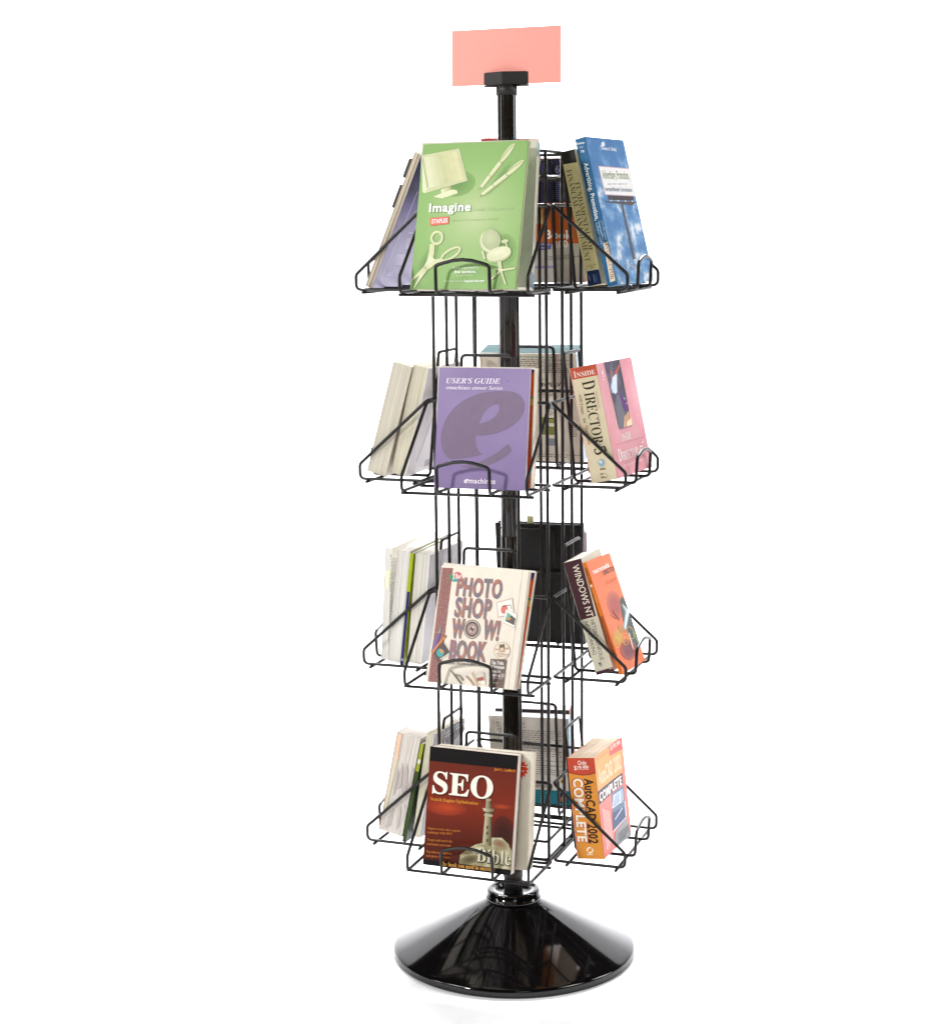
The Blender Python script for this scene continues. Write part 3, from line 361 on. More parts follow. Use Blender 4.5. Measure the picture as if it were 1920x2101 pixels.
"g":[298,[[77,-139,48,-138,23,-134,1,-127,-18,-119,-32,-108,-43,-95,-49,-82,-51,-66,-50,-55,-46,-44,-40,-34,-31,-25,-19,-17,-4,-9,13,-2,33,5,17,16,6,28,0,39,-3,51,12,83,57,114,20,147,9,189,10,205,14,220,19,234,28,248,38,262,50,273,64,284,79,293,96,300,113,305,131,309,149,310,175,308,200,301,223,291,244,277,302,277,299,248,261,248,263,237,264,225,263,208,259,192,253,178,244,164,233,151,221,139,207,129,191,120,174,113,157,108,138,105,118,104,83,106,66,84,68,78,73,72,81,67,93,63,135,50,182,32,216,9,223,-1,229,-12,232,-24,233,-36,232,-51,228,-65,222,-78,213,-90,202,-101,189,-110,174,-119,158,-126,140,-132,120,-136,99,-138],[116,125,125,126,133,129,141,135,149,142,175,188,179,202,182,216,184,231,185,246,183,264,177,277,168,285,156,287,147,286,138,283,130,277,122,269,96,222,86,164,88,147,94,135,103,127],[85,-117,101,-116,117,-113,130,-108,141,-102,150,-94,157,-85,161,-76,162,-66,160,-56,156,-47,149,-39,138,-32,60,-4,37,-17,21,-31,11,-46,7,-62,9,-73,13,-83,20,-93,30,-101,41,-108,54,-113,69,-116]]],
"h":[357,[[210,-9,190,-6,176,3,168,19,165,41,173,84,194,153,217,222,223,246,210,261,192,256,172,242,152,218,131,185,110,144,92,100,76,52,63,0,-19,0,82,374,88,399,90,411,83,428,58,433,48,433,48,451,110,457,187,470,115,197,133,224,151,247,168,266,184,282,201,294,217,303,235,308,253,310,275,306,290,297,300,281,303,259,302,243,298,223,291,199,282,170,250,75,247,65,246,57,257,43,265,46,276,57,290,74,306,98,320,89,293,46,265,15,237,-3]]],
"i":[194,[[132,371,100,384,87,416,100,447,132,460,163,447,176,416,163,384],[49,-8,13,5,1,41,4,64,10,87,44,211,51,237,53,254,51,262,46,268,38,271,26,273,19,273,19,289,89,299,150,310,89,85,84,55,95,42,104,45,115,54,127,69,142,90,155,81,129,42,103,14,76,-3]]],
"k":[323,[[204,-9,189,-8,175,-2,164,7,154,19,145,38,136,65,128,100,120,144,96,126,63,0,-19,0,82,374,88,399,90,411,83,428,58,433,48,433,48,451,110,457,187,470,106,165,158,206,191,234,213,267,206,281,181,286,181,304,318,304,318,286,300,282,284,276,253,254,189,201,201,128,212,79,218,63,225,51,232,44,240,42,249,44,259,52,268,65,277,83,292,76,272,39,250,12,228,-4]]],
"m":[525,[[380,-8,360,-5,346,4,338,20,335,42,343,85,364,154,387,222,393,247,380,261,366,258,351,249,335,234,318,214,301,186,284,152,267,111,250,62,230,0,152,0,220,222,226,247,213,261,177,244,167,234,157,222,147,207,136,190,126,172,116,152,107,130,97,107,89,83,80,57,73,29,66,0,-14,0,42,211,50,240,52,254,50,262,45,268,36,271,24,273,17,289,151,310,116,193,135,221,153,245,170,265,187,281,203,294,220,303,238,308,256,310,278,306,294,297,303,282,306,260,299,217,315,239,330,258,346,274,361,287,376,297,391,304,406,308,422,310,444,306,460,297,470,282,473,260,471,244,468,224,461,199,452,171,420,76,417,66,416,58,426,44,446,56,457,70,471,91,486,81,472,60,459,42,446,27,433,14,421,4,407,-3,394,-7]]],
"n":[357,[[213,-9,193,-6,179,3,171,19,168,41,175,84,197,153,220,222,226,246,213,261,195,256,176,243,157,221,136,190,126,172,116,152,107,130,97,107,89,83,80,57,73,29,66,0,-14,0,42,211,50,240,52,254,50,262,45,268,36,271,24,273,17,289,151,310,116,193,135,221,153,245,170,265,187,281,203,294,220,303,238,308,256,310,278,306,294,297,303,281,306,259,301,226,285,170,248,57,260,43,279,55,304,90,319,80,305,59,291,41,278,26,266,13,253,3,240,-4,227,-8]]],
"o":[316,[[96,-9,74,-8,54,-2,36,7,20,20,7,36,-3,54,-8,75,-10,98,-9,117,-6,135,-1,154,6,172,14,191,24,208,35,225,48,241,62,256,76,269,91,281,107,291,124,299,141,305,158,308,175,310,200,308,221,302,240,294,256,281,269,265,278,247,283,226,285,203,284,185,281,167,276,148,270,130,261,112,252,94,241,77,228,61,215,46,200,33,185,21,168,10,151,2,133,-5,115,-8],[103,13,134,30,162,74,184,132,200,191,206,240,203,261,197,276,187,285,172,288,141,272,113,229,90,172,75,111,69,58,71,39,78,25,88,16]]],
"r":[261,[[-14,0,42,211,50,240,52,254,50,262,45,268,36,271,24,273,17,289,151,310,114,189,144,243,171,280,197,302,222,310,238,307,250,298,257,284,259,265,249,230,220,218,211,219,202,223,193,229,186,238,180,241,169,237,157,225,143,204,127,175,95,97,66,0]]],
"s":[253,[[91,-9,78,-9,63,-6,46,-1,28,5,15,7,-7,-7,-24,-4,-7,109,13,105,19,65,33,37,54,20,81,14,98,16,110,24,117,36,120,52,114,77,95,106,69,138,39,185,28,228,30,245,35,260,42,274,53,286,67,296,82,303,98,308,116,309,179,298,186,296,192,295,212,307,230,307,215,205,197,207,188,242,174,268,156,283,134,288,107,278,97,255,98,244,104,231,112,217,124,202,146,176,165,149,183,116,190,82,189,69,187,58,183,46,177,36,170,26,162,17,153,9,142,3,130,-3,118,-6,105,-9]]],
"t":[185,[[30,-9,10,-6,-4,3,-13,18,-15,39,-14,52,-11,70,45,273,13,273,13,297,47,312,79,334,108,363,134,398,162,398,134,300,187,300,179,273,126,273,77,103,70,77,67,56,77,41,86,44,98,54,112,71,128,95,144,85,130,63,116,44,102,28,88,14,74,4,60,-3,45,-8]]],
"v":[284,[[48,-9,48,26,45,155,38,229,33,249,25,264,16,272,5,274,-1,273,-2,291,97,310,102,306,106,295,111,277,115,251,118,221,121,189,122,154,123,118,123,89,160,132,185,169,204,213,189,240,175,271,186,299,214,310,243,298,254,265,251,245,244,222,232,196,215,167,193,136,166,102,134,66,97,27,62,-9]]],
"w":[420,[[48,-10,48,25,45,154,38,228,33,249,25,263,16,272,5,274,-1,273,-2,291,97,310,106,298,113,265,120,209,124,132,229,310,246,310,267,87,303,130,327,167,341,196,346,214,330,240,314,271,325,300,353,311,383,298,394,264,384,222,356,168,310,102,245,25,216,-9,197,-10,179,179,68,-9]]],
"y":[281,[[-30,-140,-66,-129,-80,-99,-69,-72,-41,-61,-8,-73,20,-85,38,-77,58,-56,76,-30,83,-6,79,30,70,90,58,156,44,213,33,251,24,269,-1,277,-9,276,-9,294,22,298,48,304,85,310,92,306,99,296,106,278,112,254,127,181,148,75,173,122,191,160,201,190,205,211,187,238,178,244,173,252,169,260,168,269,179,298,210,310,240,298,251,265,241,219,214,152,174,74,126,-5,74,-74,60,-88,47,-101,33,-112,20,-122,7,-130,-5,-136,-18,-139]]]}}
TEXT = {}
for f in 'BI':       # marks the alphabet above lacks
    k = 40 if f == 'I' else 0
    GLYPHS[f].update({"'": [130, [[40+k, 460, 100+k, 460, 76+k, 310, 54+k, 310]]], '!': [170, [[46, 460, 114, 460, 90, 150, 70, 150], [46, 0, 114, 0, 114, 74, 46, 74]]],
                      '.': [150, [[40, 0, 108, 0, 108, 68, 40, 68]]], '&': [430, [[40, 80, 166, 0, 280, 80, 400, 6, 200, 320, 254, 400, 174, 460, 100, 374, 174, 266]]]})
def cap_height(font):
    if font != 'S': return max(y for lp in GLYPHS[font]['E'][1] for y in lp[1::2])/1000
    T = text_tris('H', 'S', 0)
    return max(p[1] for p in T[0])
def text_tris(t, font, bold):
    k = (t, font, bold)
    if k in TEXT: return TEXT[k]
    V, Tn = [], []
    if font == 'S':
        cu = bpy.data.curves.new('t', 'FONT'); cu.body = t; cu.resolution_u = 3; cu.offset = .026*bold; cu.space_character = 1+.07*bold
        o = bpy.data.objects.new('t', cu); me = bpy.data.meshes.new_from_object(o)
        V = [(v.co.x, v.co.y) for v in me.vertices]; Tn = [tuple(p.vertices) for p in me.polygons]
        bpy.data.objects.remove(o); bpy.data.curves.remove(cu); bpy.data.meshes.remove(me)
    else:
        cu = bpy.data.curves.new('t', 'CURVE'); cu.dimensions = '2D'; cu.fill_mode = 'FRONT'; cu.offset = .018*bold; x = 0
        for ch in t:
            g = GLYPHS[font].get(ch)
            if g is None: x += .17; continue
            for lp in g[1]:
                sp = cu.splines.new('POLY'); n = len(lp)//2; sp.points.add(n-1); sp.use_cyclic_u = True
                for i in range(n): sp.points[i].co = (x+lp[2*i]/1000, lp[2*i+1]/1000, 0, 1)
            x += g[0]/1000
        o = bpy.data.objects.new('t', cu); me = bpy.data.meshes.new_from_object(o)
        V = [(v.co.x, v.co.y) for v in me.vertices]; Tn = [tuple(p.vertices) for p in me.polygons]
        bpy.data.objects.remove(o); bpy.data.curves.remove(cu); bpy.data.meshes.remove(me)
    TEXT[k] = (V, Tn); return TEXT[k]

# ------------------------------------------------------------------ flat print on covers, spines and page edges
# sizes in tenths of a millimetre from the lower left corner of the face:
# P polygon, T line of text (baseline start, angle, length, cap height, weight), L rows of small illegible type
PRINT = {
 "green": {"front": [["P","@green",0,[3,3,2035,3,2035,2591,3,2591]],
   ["P",[129,167,92],1,[1082,1939,1088,1850,1043,1763,952,1692,830,1646,694,1634,566,1657,465,1712,406,1790,400,1880,446,1967,538,2038,661,2083,797,2094,924,2071,1024,2016]],
   ["P",[124,162,89],2,[1023,1926,1028,1852,991,1781,916,1722,815,1685,703,1675,597,1694,514,1739,466,1803,461,1877,499,1949,575,2008,676,2045,788,2054,893,2035,975,1990]],
   ["P",[118,157,86],3,[964,1913,969,1855,939,1799,880,1752,800,1723,712,1715,629,1730,563,1766,525,1816,521,1874,551,1931,611,1977,691,2006,779,2014,862,1999,927,1963]],
   ["P",[113,152,83],4,[905,1900,909,1858,887,1816,844,1782,785,1761,721,1755,660,1766,612,1792,585,1829,582,1872,604,1913,647,1947,706,1968,770,1974,830,1963,878,1937]],
   ["P",[108,147,80],5,[847,1887,849,1860,835,1834,807,1813,771,1799,730,1796,692,1803,661,1819,644,1842,642,1869,656,1895,683,1917,720,1930,761,1934,799,1927,829,1910]],
   ["P",[130,169,94],6,[1990,684,1982,577,1939,487,1867,428,1777,408,1682,430,1598,492,1536,584,1507,692,1515,799,1559,888,1632,947,1722,967,1816,944,1900,882,1961,790]],
   ["P",[125,163,90],7,[1948,684,1942,596,1906,522,1846,473,1772,457,1694,476,1624,527,1574,602,1550,691,1556,779,1592,853,1652,902,1727,918,1804,899,1874,848,1924,773]],
   ["P",[119,158,87],8,[1906,685,1901,616,1873,557,1826,519,1767,506,1706,521,1651,561,1611,620,1592,690,1597,760,1626,818,1673,856,1731,869,1793,854,1847,814,1887,755]],
   ["P",[114,152,83],9,[1864,686,1860,635,1840,592,1805,564,1762,555,1718,566,1677,595,1648,639,1635,690,1638,740,1659,783,1693,811,1736,820,1781,809,1821,780,1850,737]],
   ["P",[108,147,80],10,[1822,686,1819,654,1806,627,1785,610,1758,604,1729,611,1704,629,1686,657,1677,689,1679,721,1692,748,1714,766,1741,771,1769,765,1795,746,1813,719]],
   ["P",[140,176,104],11,[1649,1940,1548,1818,1452,1722,1375,1667,1329,1660,1323,1703,1355,1790,1423,1906,1514,2035,1615,2155,1711,2250,1787,2305,1832,2311,1838,2269,1806,2183,1740,2068]],
   ["P",[132,168,99],12,[1633,1951,1556,1858,1482,1784,1423,1742,1388,1736,1383,1770,1408,1836,1460,1925,1530,2023,1607,2116,1681,2189,1739,2231,1774,2236,1779,2203,1754,2138,1703,2049]],
   ["P",[125,161,94],13,[1618,1962,1564,1897,1512,1846,1471,1817,1447,1813,1444,1836,1461,1882,1497,1944,1545,2012,1600,2077,1651,2128,1691,2157,1715,2160,1719,2138,1702,2092,1666,2030]],
   ["P",[118,153,90],14,[1602,1973,1572,1936,1543,1908,1520,1891,1506,1889,1504,1902,1514,1928,1534,1963,1561,2001,1592,2038,1620,2066,1643,2083,1657,2085,1659,2072,1649,2046,1629,2011]],
   ["P",[130,168,93],15,[393,431,322,307,244,211,171,157,114,152,82,199,80,289,109,409,163,541,235,663,313,759,386,813,442,817,473,770,475,681,447,562]],
   ["P",[124,162,90],16,[367,443,312,349,252,275,196,234,152,230,128,266,127,335,149,427,190,528,245,622,305,695,361,736,404,740,428,704,429,635,408,544]],
   ["P",[117,155,86],17,[340,456,302,391,260,339,221,310,191,308,174,333,173,381,188,445,217,515,255,580,297,631,336,660,366,662,383,638,384,590,369,526]],
   ["P",[111,149,83],18,[313,469,291,432,268,403,246,387,229,386,220,400,219,427,228,463,244,502,265,539,289,568,311,584,328,585,337,571,338,544,329,508]],
   ["P",[201,204,158],19,[3,2396,716,2496,934,1915,123,1711]],
   ["P",[220,223,185],20,[3,2334,4,2373,173,1797,123,1711,72,1731]],
   ["P",[217,218,180],21,[47,2353,137,2367,292,1821,193,1801]],
   ["P",[211,212,170],21,[137,2367,228,2380,390,1842,292,1821]],
   ["P",[204,205,159],21,[228,2380,318,2394,487,1862,390,1842]],
   ["P",[198,199,149],21,[318,2394,407,2407,585,1883,487,1862]],
   ["P",[204,203,154],21,[407,2407,497,2421,682,1903,585,1883]],
   ["P",[210,207,159],21,[497,2421,586,2434,779,1924,682,1903]],
   ["P",[216,211,164],21,[586,2434,676,2448,876,1944,779,1924]],
   ["P",[140,154,90],22,[3,2339,158,1806,174,1808,15,2341]],
   ["P",[191,194,146],23,[670,2447,871,1943,882,1946,681,2449]],
   ["P",[223,226,182],24,[427,1771,474,1786,501,1697,455,1686]],
   ["P",[209,212,165],24,[474,1786,521,1801,546,1707,501,1697]],
   ["P",[194,199,147],24,[521,1801,569,1816,591,1718,546,1707]],
   ["P",[180,185,130],24,[569,1816,616,1831,636,1728,591,1718]],
   ["P",[224,226,184],25,[291,1644,473,1714,653,1765,746,1749,768,1693,467,1609]],
   ["P",[169,175,120],26,[1242,1763,1582,2187,1521,2230,1198,1794]],
   ["P",[214,217,170],27,[1229,1777,1566,2204,1510,2243,1188,1806]],
   ["P",[233,234,208],28,[1206,1797,1533,2232,1517,2242,1194,1805]],
   ["P",[214,217,170],29,[1778,2542,1784,2527,1780,2499,1765,2461,1741,2415,1709,2366,1672,2317,1634,2272,1596,2236,1563,2210,1536,2197,1519,2198,1512,2213,1517,2241,1532,2280,1556,2326,1588,2375,1625,2424,1664,2469,1701,2505,1734,2531,1760,2543]],
   ["P",[143,150,87],30,[1536,2257,1639,2389,1767,2516,1757,2524,1630,2397,1526,2265]],
   ["P",[169,173,112],31,[1174,1744,1222,1781,1196,1802,1163,1753]],
   ["P",[154,160,99],32,[1327,2005,1384,1955,1393,1964,1336,2014]],
   ["P",[154,160,99],33,[1496,2246,1578,2188,1585,2198,1504,2256]],
   ["P",[169,175,120],34,[1271,1628,1719,1951,1669,2005,1235,1667]],
   ["P",[214,217,170],35,[1259,1643,1704,1969,1658,2018,1225,1679]],
   ["P",[233,234,208],36,[1238,1665,1674,2000,1661,2013,1228,1676]],
   ["P",[214,217,170],37,[1985,2243,1989,2227,1979,2202,1956,2169,1922,2131,1880,2092,1833,2053,1785,2019,1740,1992,1701,1974,1672,1968,1656,1972,1652,1988,1662,2013,1686,2047,1720,2085,1762,2124,1809,2163,1857,2197,1902,2224,1940,2241,1969,2248]],
   ["P",[143,150,87],38,[1677,2026,1811,2126,1968,2221,1960,2231,1803,2135,1669,2035]],
   ["P",[169,173,112],39,[1207,1613,1255,1651,1229,1671,1196,1622]],
   ["P",[154,160,99],40,[1409,1829,1466,1780,1475,1789,1418,1838]],
   ["P",[154,160,99],41,[1638,2015,1720,1957,1728,1967,1646,2025]],
   ["T",[125,157,92],42,"Imagine","S",249,1362,0.01,809,147,1],
   ["T",[250,250,245],43,"Imagine","S",237,1373,0.01,809,147,1],
   ["T",[188,211,154],44,"exactly what you need.","S",1067,1372,0.008,804,60,0],
   ["P",[234,106,88],45,[272,1263,633,1285,645,1154,292,1124]],
   ["T",[251,246,240],46,"STAPLES","S",311,1163,0.062,312,72,1],
   ["T",[179,204,146],47,"that was easy at work","S",682,1198,0.011,900,41,0],
   ["P",[214,217,170],48,[566,866,552,835,530,810,503,791,471,780,437,778,404,785,373,800,347,822,327,851,315,883,312,917,318,950,332,981,353,1006,381,1025,413,1036,446,1038,480,1031,511,1016,537,993,556,965,568,933,571,899,566,866,518,882,522,904,520,926,513,947,501,965,486,979,467,989,446,993,425,991,406,983,388,971,375,954,366,934,362,912,363,890,370,869,382,851,398,836,417,827,438,823,458,825,478,832,495,845,509,862,518,882]],
   ["P",[214,217,170],49,[318,800,314,663,276,459,392,434,418,646,409,793]],
   ["P",[223,226,189],50,[328,591,201,314,73,20,88,13,267,279,443,528]],
   ["P",[214,217,170],51,[925,729,934,705,930,675,913,642,885,607,846,573,800,543,750,517,700,498,652,488,610,487,577,495,556,511,546,535,551,565,568,598,597,633,635,667,681,698,731,723,781,742,829,752,871,753,903,745,925,729,889,707,876,715,853,717,823,711,787,700,748,683,708,662,671,638,638,613,613,588,596,565,589,546,592,532,605,525,628,523,658,528,694,540,733,557,773,578,810,602,843,627,868,652,885,675,892,693,889,707]],
   ["P",[214,217,170],52,[573,550,422,516,297,423,361,358,467,450,598,488]],
   ["P",[211,214,166],53,[281,437,130,292,5,155,23,138,176,246,354,363]],
   ["P",[185,189,134],54,[306,371,305,363,302,355,296,349,289,344,280,342,270,342,261,344,253,349,246,356,241,364,239,372,240,381,243,389,248,395,256,400,265,402,274,402,284,399,292,394,299,388,304,380]],
   ["P",[218,220,180],55,[1595,851,1606,798,1604,747,1588,703,1561,668,1525,646,1482,638,1436,645,1390,667,1349,701,1316,745,1292,796,1282,849,1284,900,1300,944,1327,979,1363,1001,1407,1009,1453,1001,1498,980,1539,945,1572,901]],
   ["P",[179,188,143],56,[1675,891,1685,838,1680,787,1660,742,1628,706,1585,683,1536,674,1483,680,1432,700,1387,734,1350,777,1326,828,1317,881,1322,932,1342,978,1374,1013,1417,1037,1467,1045,1519,1039,1570,1019,1615,985,1651,941]],
   ["P",[185,194,149],57,[1608,913,1616,855,1602,802,1568,762,1520,741,1464,743,1410,767,1365,809,1336,864,1328,922,1342,975,1376,1014,1424,1035,1480,1033,1534,1009,1579,967]],
   ["P",[188,196,152],58,[1576,907,1582,862,1572,822,1546,791,1509,776,1466,777,1424,795,1390,828,1368,869,1362,914,1373,954,1398,985,1436,1000,1478,999,1520,981,1554,948]],
   ["P",[191,199,156],59,[1545,901,1549,870,1541,842,1523,821,1498,810,1468,811,1439,823,1415,846,1400,875,1395,906,1403,934,1421,955,1447,966,1476,965,1505,953,1529,930]],
   ["P",[194,202,159],60,[1513,895,1515,878,1511,862,1501,850,1487,844,1470,845,1454,852,1440,864,1431,881,1429,898,1433,914,1443,926,1458,932,1474,932,1491,924,1504,912]],
   ["P",[207,211,168],61,[1828,834,1828,825,1822,816,1811,808,1797,801,1779,797,1760,795,1741,795,1724,798,1710,803,1700,811,1695,819,1695,828,1701,837,1712,846,1727,852,1744,857,1763,859,1782,858,1800,855,1814,850,1824,843]],
   ["P",[207,211,168],62,[1763,813,1809,710,1837,718,1791,821]],
   ["P",[207,211,168],63,[1329,661,1395,510,1432,521,1367,672]],
   ["P",[191,196,148],64,[1901,653,1906,618,1893,581,1862,544,1815,510,1758,483,1693,464,1627,455,1565,456,1511,468,1471,490,1447,520,1442,555,1456,592,1487,629,1534,663,1592,690,1657,709,1723,718,1785,716,1838,704,1878,682]],
   ["P",[220,222,180],65,[1887,680,1891,647,1877,612,1846,577,1800,544,1743,518,1680,499,1615,490,1554,490,1502,501,1463,521,1440,549,1436,582,1450,617,1481,653,1528,685,1585,711,1649,730,1713,739,1774,738,1826,727,1864,707]],
   ["P",[225,226,188],66,[1783,677,1782,649,1759,619,1717,591,1663,569,1604,558,1549,557,1507,569,1485,590,1485,618,1508,648,1551,676,1605,698,1664,710,1719,710,1760,698]],
   ["P",[228,229,192],67,[1731,662,1730,644,1716,624,1688,606,1653,592,1614,584,1579,584,1552,591,1537,605,1537,623,1552,643,1580,661,1615,675,1654,683,1689,683,1716,676]],
   ["P",[230,231,196],68,[1679,647,1679,638,1672,629,1659,621,1643,614,1625,611,1609,611,1596,614,1589,621,1589,629,1596,638,1609,646,1625,653,1643,656,1660,657,1672,653]],
   ["P",[207,211,166],69,[1651,468,1703,320,1762,329,1729,480]],
   ["P",[220,222,179],70,[1740,300,2010,340,2003,365,1731,337]],
   ["P",[220,222,179],71,[1720,333,1558,177,1579,158,1750,305]],
   ["P",[220,222,179],72,[1717,313,1837,72,1863,81,1754,325]],
   ["P",[220,222,179],73,[1739,337,1603,367,1598,342,1732,301]],
   ["T",[238,242,226],74,"Now organized in","S",803,350,0.009,504,45,0],
   ["T",[250,250,245],75,"five sections.","S",845,274,0.01,429,53,1],
   ["T",[227,234,210],76,"See page 7 for details.","S",892,220,0.017,333,23,0],
   ["T",[232,238,219],77,"Find even more at","S",671,121,0.005,368,34,0],
   ["T",[250,250,245],78,"StaplesLink.com","S",1055,117,0.019,382,38,1]]},
 "purple": {"front": [["P",[122,104,128],0,[713,1666,578,1609,462,1542,357,1462,272,1373,197,1271,142,1149,107,1028,92,916,97,813,116,729,143,659,191,590,239,541,291,508,410,517,530,535,649,554,767,576,894,620,833,643,795,698,763,772,745,939,888,947,1006,963,1123,989,1239,1028,1354,1086,1458,1156,1541,1241,1599,1324,1629,1403,1639,1480,1625,1549,1594,1611,1546,1666,1481,1705,1406,1729,1317,1741,1219,1743,1102,1737,966,1724,839,1701]],
   ["P","@lilac",1,[808,1156,830,1227,851,1283,891,1352,943,1413,996,1456,1057,1487,1111,1498,1154,1499,1163,1417,1146,1365,1106,1306,1059,1259,992,1219,896,1177]],
   ["P",[122,104,128],2,[1349,809,1395,767,1431,699,1388,646,1322,589,1217,521,1092,456,955,403,817,367,718,359,638,363,476,391,616,411,714,434,861,488,987,553,1103,621,1199,679]],
   ["T",[243,230,242],3,"USER'S GUIDE","I",151,1862,0.007,1007,91,0],
   ["T",[243,230,242],4,"emachines etower Series","I",150,1754,0.005,1061,66,-0.12],
   ["T",[243,230,242],5,"e","I",566,101,0.005,88,98,1],
   ["T",[243,230,242],6,"machines","S",659,99,0.004,496,87,1],
   ["P",[76,58,112],7,[1279,1925,1300,1904,1308,1911,1288,1933]]]},
 "purple2": {"front": [["P",[236,92,38],0,[1621,2081,1802,2078,1787,3,1611,3]],
   ["P",[74,36,104],1,[1620,2108,1802,2083,1802,2056,1760,2008,1623,2016]],
   ["P",[216,164,60],2,[1637,1589,1802,1588,1797,1462,1641,1458]],
   ["P",[63,124,88],3,[1636,1616,1802,1614,1802,1588,1637,1589]]]},
 "photo": {"front": [["P","@maroon",0,[10,2098,237,2100,244,1398,263,3,37,3,29,998]],
   ["P",[185,143,134],1,[25,2096,30,1094,50,3,60,3,40,1094,35,2096]],
   ["P",[207,194,176],2,[1592,2134,1593,953,1600,7,1612,7,1604,953,1603,2134]],
   ["T",[141,117,104],3,"PHOTO","S",368,1605,0.003,891,318,1.5],
   ["T","@rainbow",4,"PHOTO","S",350,1613,0.003,891,318,1.3],
   ["T",[141,117,104],5,"SHOP","S",390,1220,0.008,708,332,1.5],
   ["T","@rainbow",6,"SHOP","S",372,1228,0.008,709,332,1.3],
   ["T",[141,117,104],7,"W","S",383,831,0.031,246,331,1.5],
   ["T","@rainbow",8,"W","S",364,839,0.031,246,331,1.3],
   ["T",[141,117,104],9,"W!","S",987,857,-0.037,317,331,1.5],
   ["T","@rainbow",10,"W!","S",968,865,-0.037,318,332,1.3],
   ["T",[141,117,104],11,"BOOK","S",400,444,0.018,712,326,1.5],
   ["T","@rainbow",12,"BOOK","S",381,451,0.018,712,326,1.3],
   ["P",[63,140,88],13,[362,1886,351,1871,334,1859,312,1853,288,1853,262,1859,237,1870,216,1885,199,1904,188,1925,185,1945,189,1964,200,1980,217,1992,238,1998,263,1998,289,1992,314,1981,335,1965,352,1946,362,1926,366,1905]],
   ["P",[204,90,98],14,[427,1948,420,1932,407,1918,389,1909,368,1904,345,1905,322,1911,301,1922,284,1936,272,1953,266,1972,267,1990,274,2007,287,2021,305,2030,326,2035,349,2034,372,2028,393,2017,410,2002,421,1985,427,1967]],
   ["P",[63,154,168],15,[359,1875,356,1868,348,1863,338,1860,325,1859,311,1861,297,1865,284,1870,273,1877,265,1885,261,1893,261,1901,264,1908,271,1913,282,1916,295,1917,309,1915,323,1911,336,1906,347,1899,355,1891,359,1883]],
   ["T",[251,246,238],16,"The","I",255,1891,0.19,173,96,0],
   ["P",[107,86,74],17,[927,1026,928,977,915,931,889,891,854,860,811,842,765,838,718,848,675,871,639,905,613,948,599,997,599,1046,612,1093,638,1133,673,1163,716,1181,763,1185,809,1175,852,1152,888,1118,914,1075]],
   ["P",[217,207,194],18,[912,1025,912,980,900,938,877,902,845,875,807,859,765,855,722,864,683,884,651,916,628,954,615,998,615,1043,627,1085,650,1121,682,1148,721,1165,763,1168,805,1159,844,1139,876,1107,899,1068]],
   ["P",[90,70,62],19,[897,1024,898,983,887,945,866,913,838,888,803,873,764,870,726,878,691,897,662,925,641,960,629,999,629,1040,640,1078,661,1111,690,1135,725,1150,763,1153,801,1145,836,1126,865,1098,886,1063]],
   ["P",[154,128,118],20,[866,1021,866,990,858,961,842,936,820,917,793,906,764,903,735,909,708,924,686,945,670,972,661,1002,661,1033,669,1062,685,1087,707,1106,734,1117,763,1120,792,1114,819,1099,841,1078,857,1051]],
   ["P",[181,157,146],21,[834,1018,834,997,829,977,818,960,803,947,784,939,764,937,744,941,725,951,710,966,699,984,693,1005,693,1026,699,1046,709,1064,725,1077,743,1084,763,1086,783,1082,802,1072,817,1057,828,1039]],
   ["P",[109,76,72],22,[806,1015,806,1003,803,991,796,980,787,973,776,968,764,967,752,969,741,975,732,984,725,995,721,1008,721,1020,725,1032,731,1043,740,1051,751,1055,763,1056,776,1054,787,1048,796,1039,803,1028]],
   ["P",[239,230,223],23,[799,1045,799,1041,798,1038,795,1035,791,1032,786,1031,782,1030,777,1031,772,1033,769,1035,766,1038,765,1042,765,1046,767,1049,770,1052,773,1055,778,1056,783,1057,788,1056,792,1054,796,1052,798,1049]],
   ["P",[228,213,207],24,[759,979,759,976,757,973,755,970,752,968,749,967,745,967,741,967,738,969,735,971,733,974,732,977,732,980,733,983,736,985,738,987,742,989,746,989,750,988,753,987,756,985,758,982]],
   ["P",[191,165,150],25,[1173,1530,1475,1624,1545,1333,1241,1254]],
   ["P",[243,236,225],26,[1189,1520,1462,1606,1528,1343,1252,1272]],
   ["P",[212,112,95],27,[1409,1405,1405,1382,1397,1362,1383,1346,1366,1334,1348,1329,1328,1331,1310,1339,1294,1353,1282,1372,1275,1394,1273,1417,1277,1440,1286,1460,1299,1477,1316,1488,1335,1493,1354,1491,1372,1483,1388,1469,1400,1450,1407,1428]],
   ["P",[93,80,70],28,[1304,1453,1456,1495,1470,1427,1484,1430,1458,1509,1300,1468]],
   ["P",[203,188,173],29,[1370,1419,1611,1343,1593,1087,1349,1162]],
   ["P",[242,236,226],30,[1375,1410,1599,1336,1578,1104,1357,1174]],
   ["P",[87,80,74],31,[1410,1363,1585,1260,1573,1137,1385,1205]],
   ["P",[111,174,147],32,[1410,1363,1483,1316,1449,1220,1393,1215]],
   ["P",[208,138,76],33,[1497,1252,1497,1246,1494,1240,1488,1234,1480,1230,1471,1228,1462,1227,1452,1228,1444,1231,1437,1235,1432,1240,1430,1246,1431,1253,1434,1259,1439,1264,1447,1268,1456,1271,1465,1272,1475,1271,1483,1268,1490,1264,1495,1258]],
   ["P",[183,156,134],34,[1555,679,1555,635,1542,593,1517,557,1483,530,1442,513,1398,509,1353,517,1312,537,1279,568,1254,606,1242,649,1242,693,1255,735,1280,771,1314,798,1355,815,1400,819,1444,811,1485,790,1519,760,1543,722]],
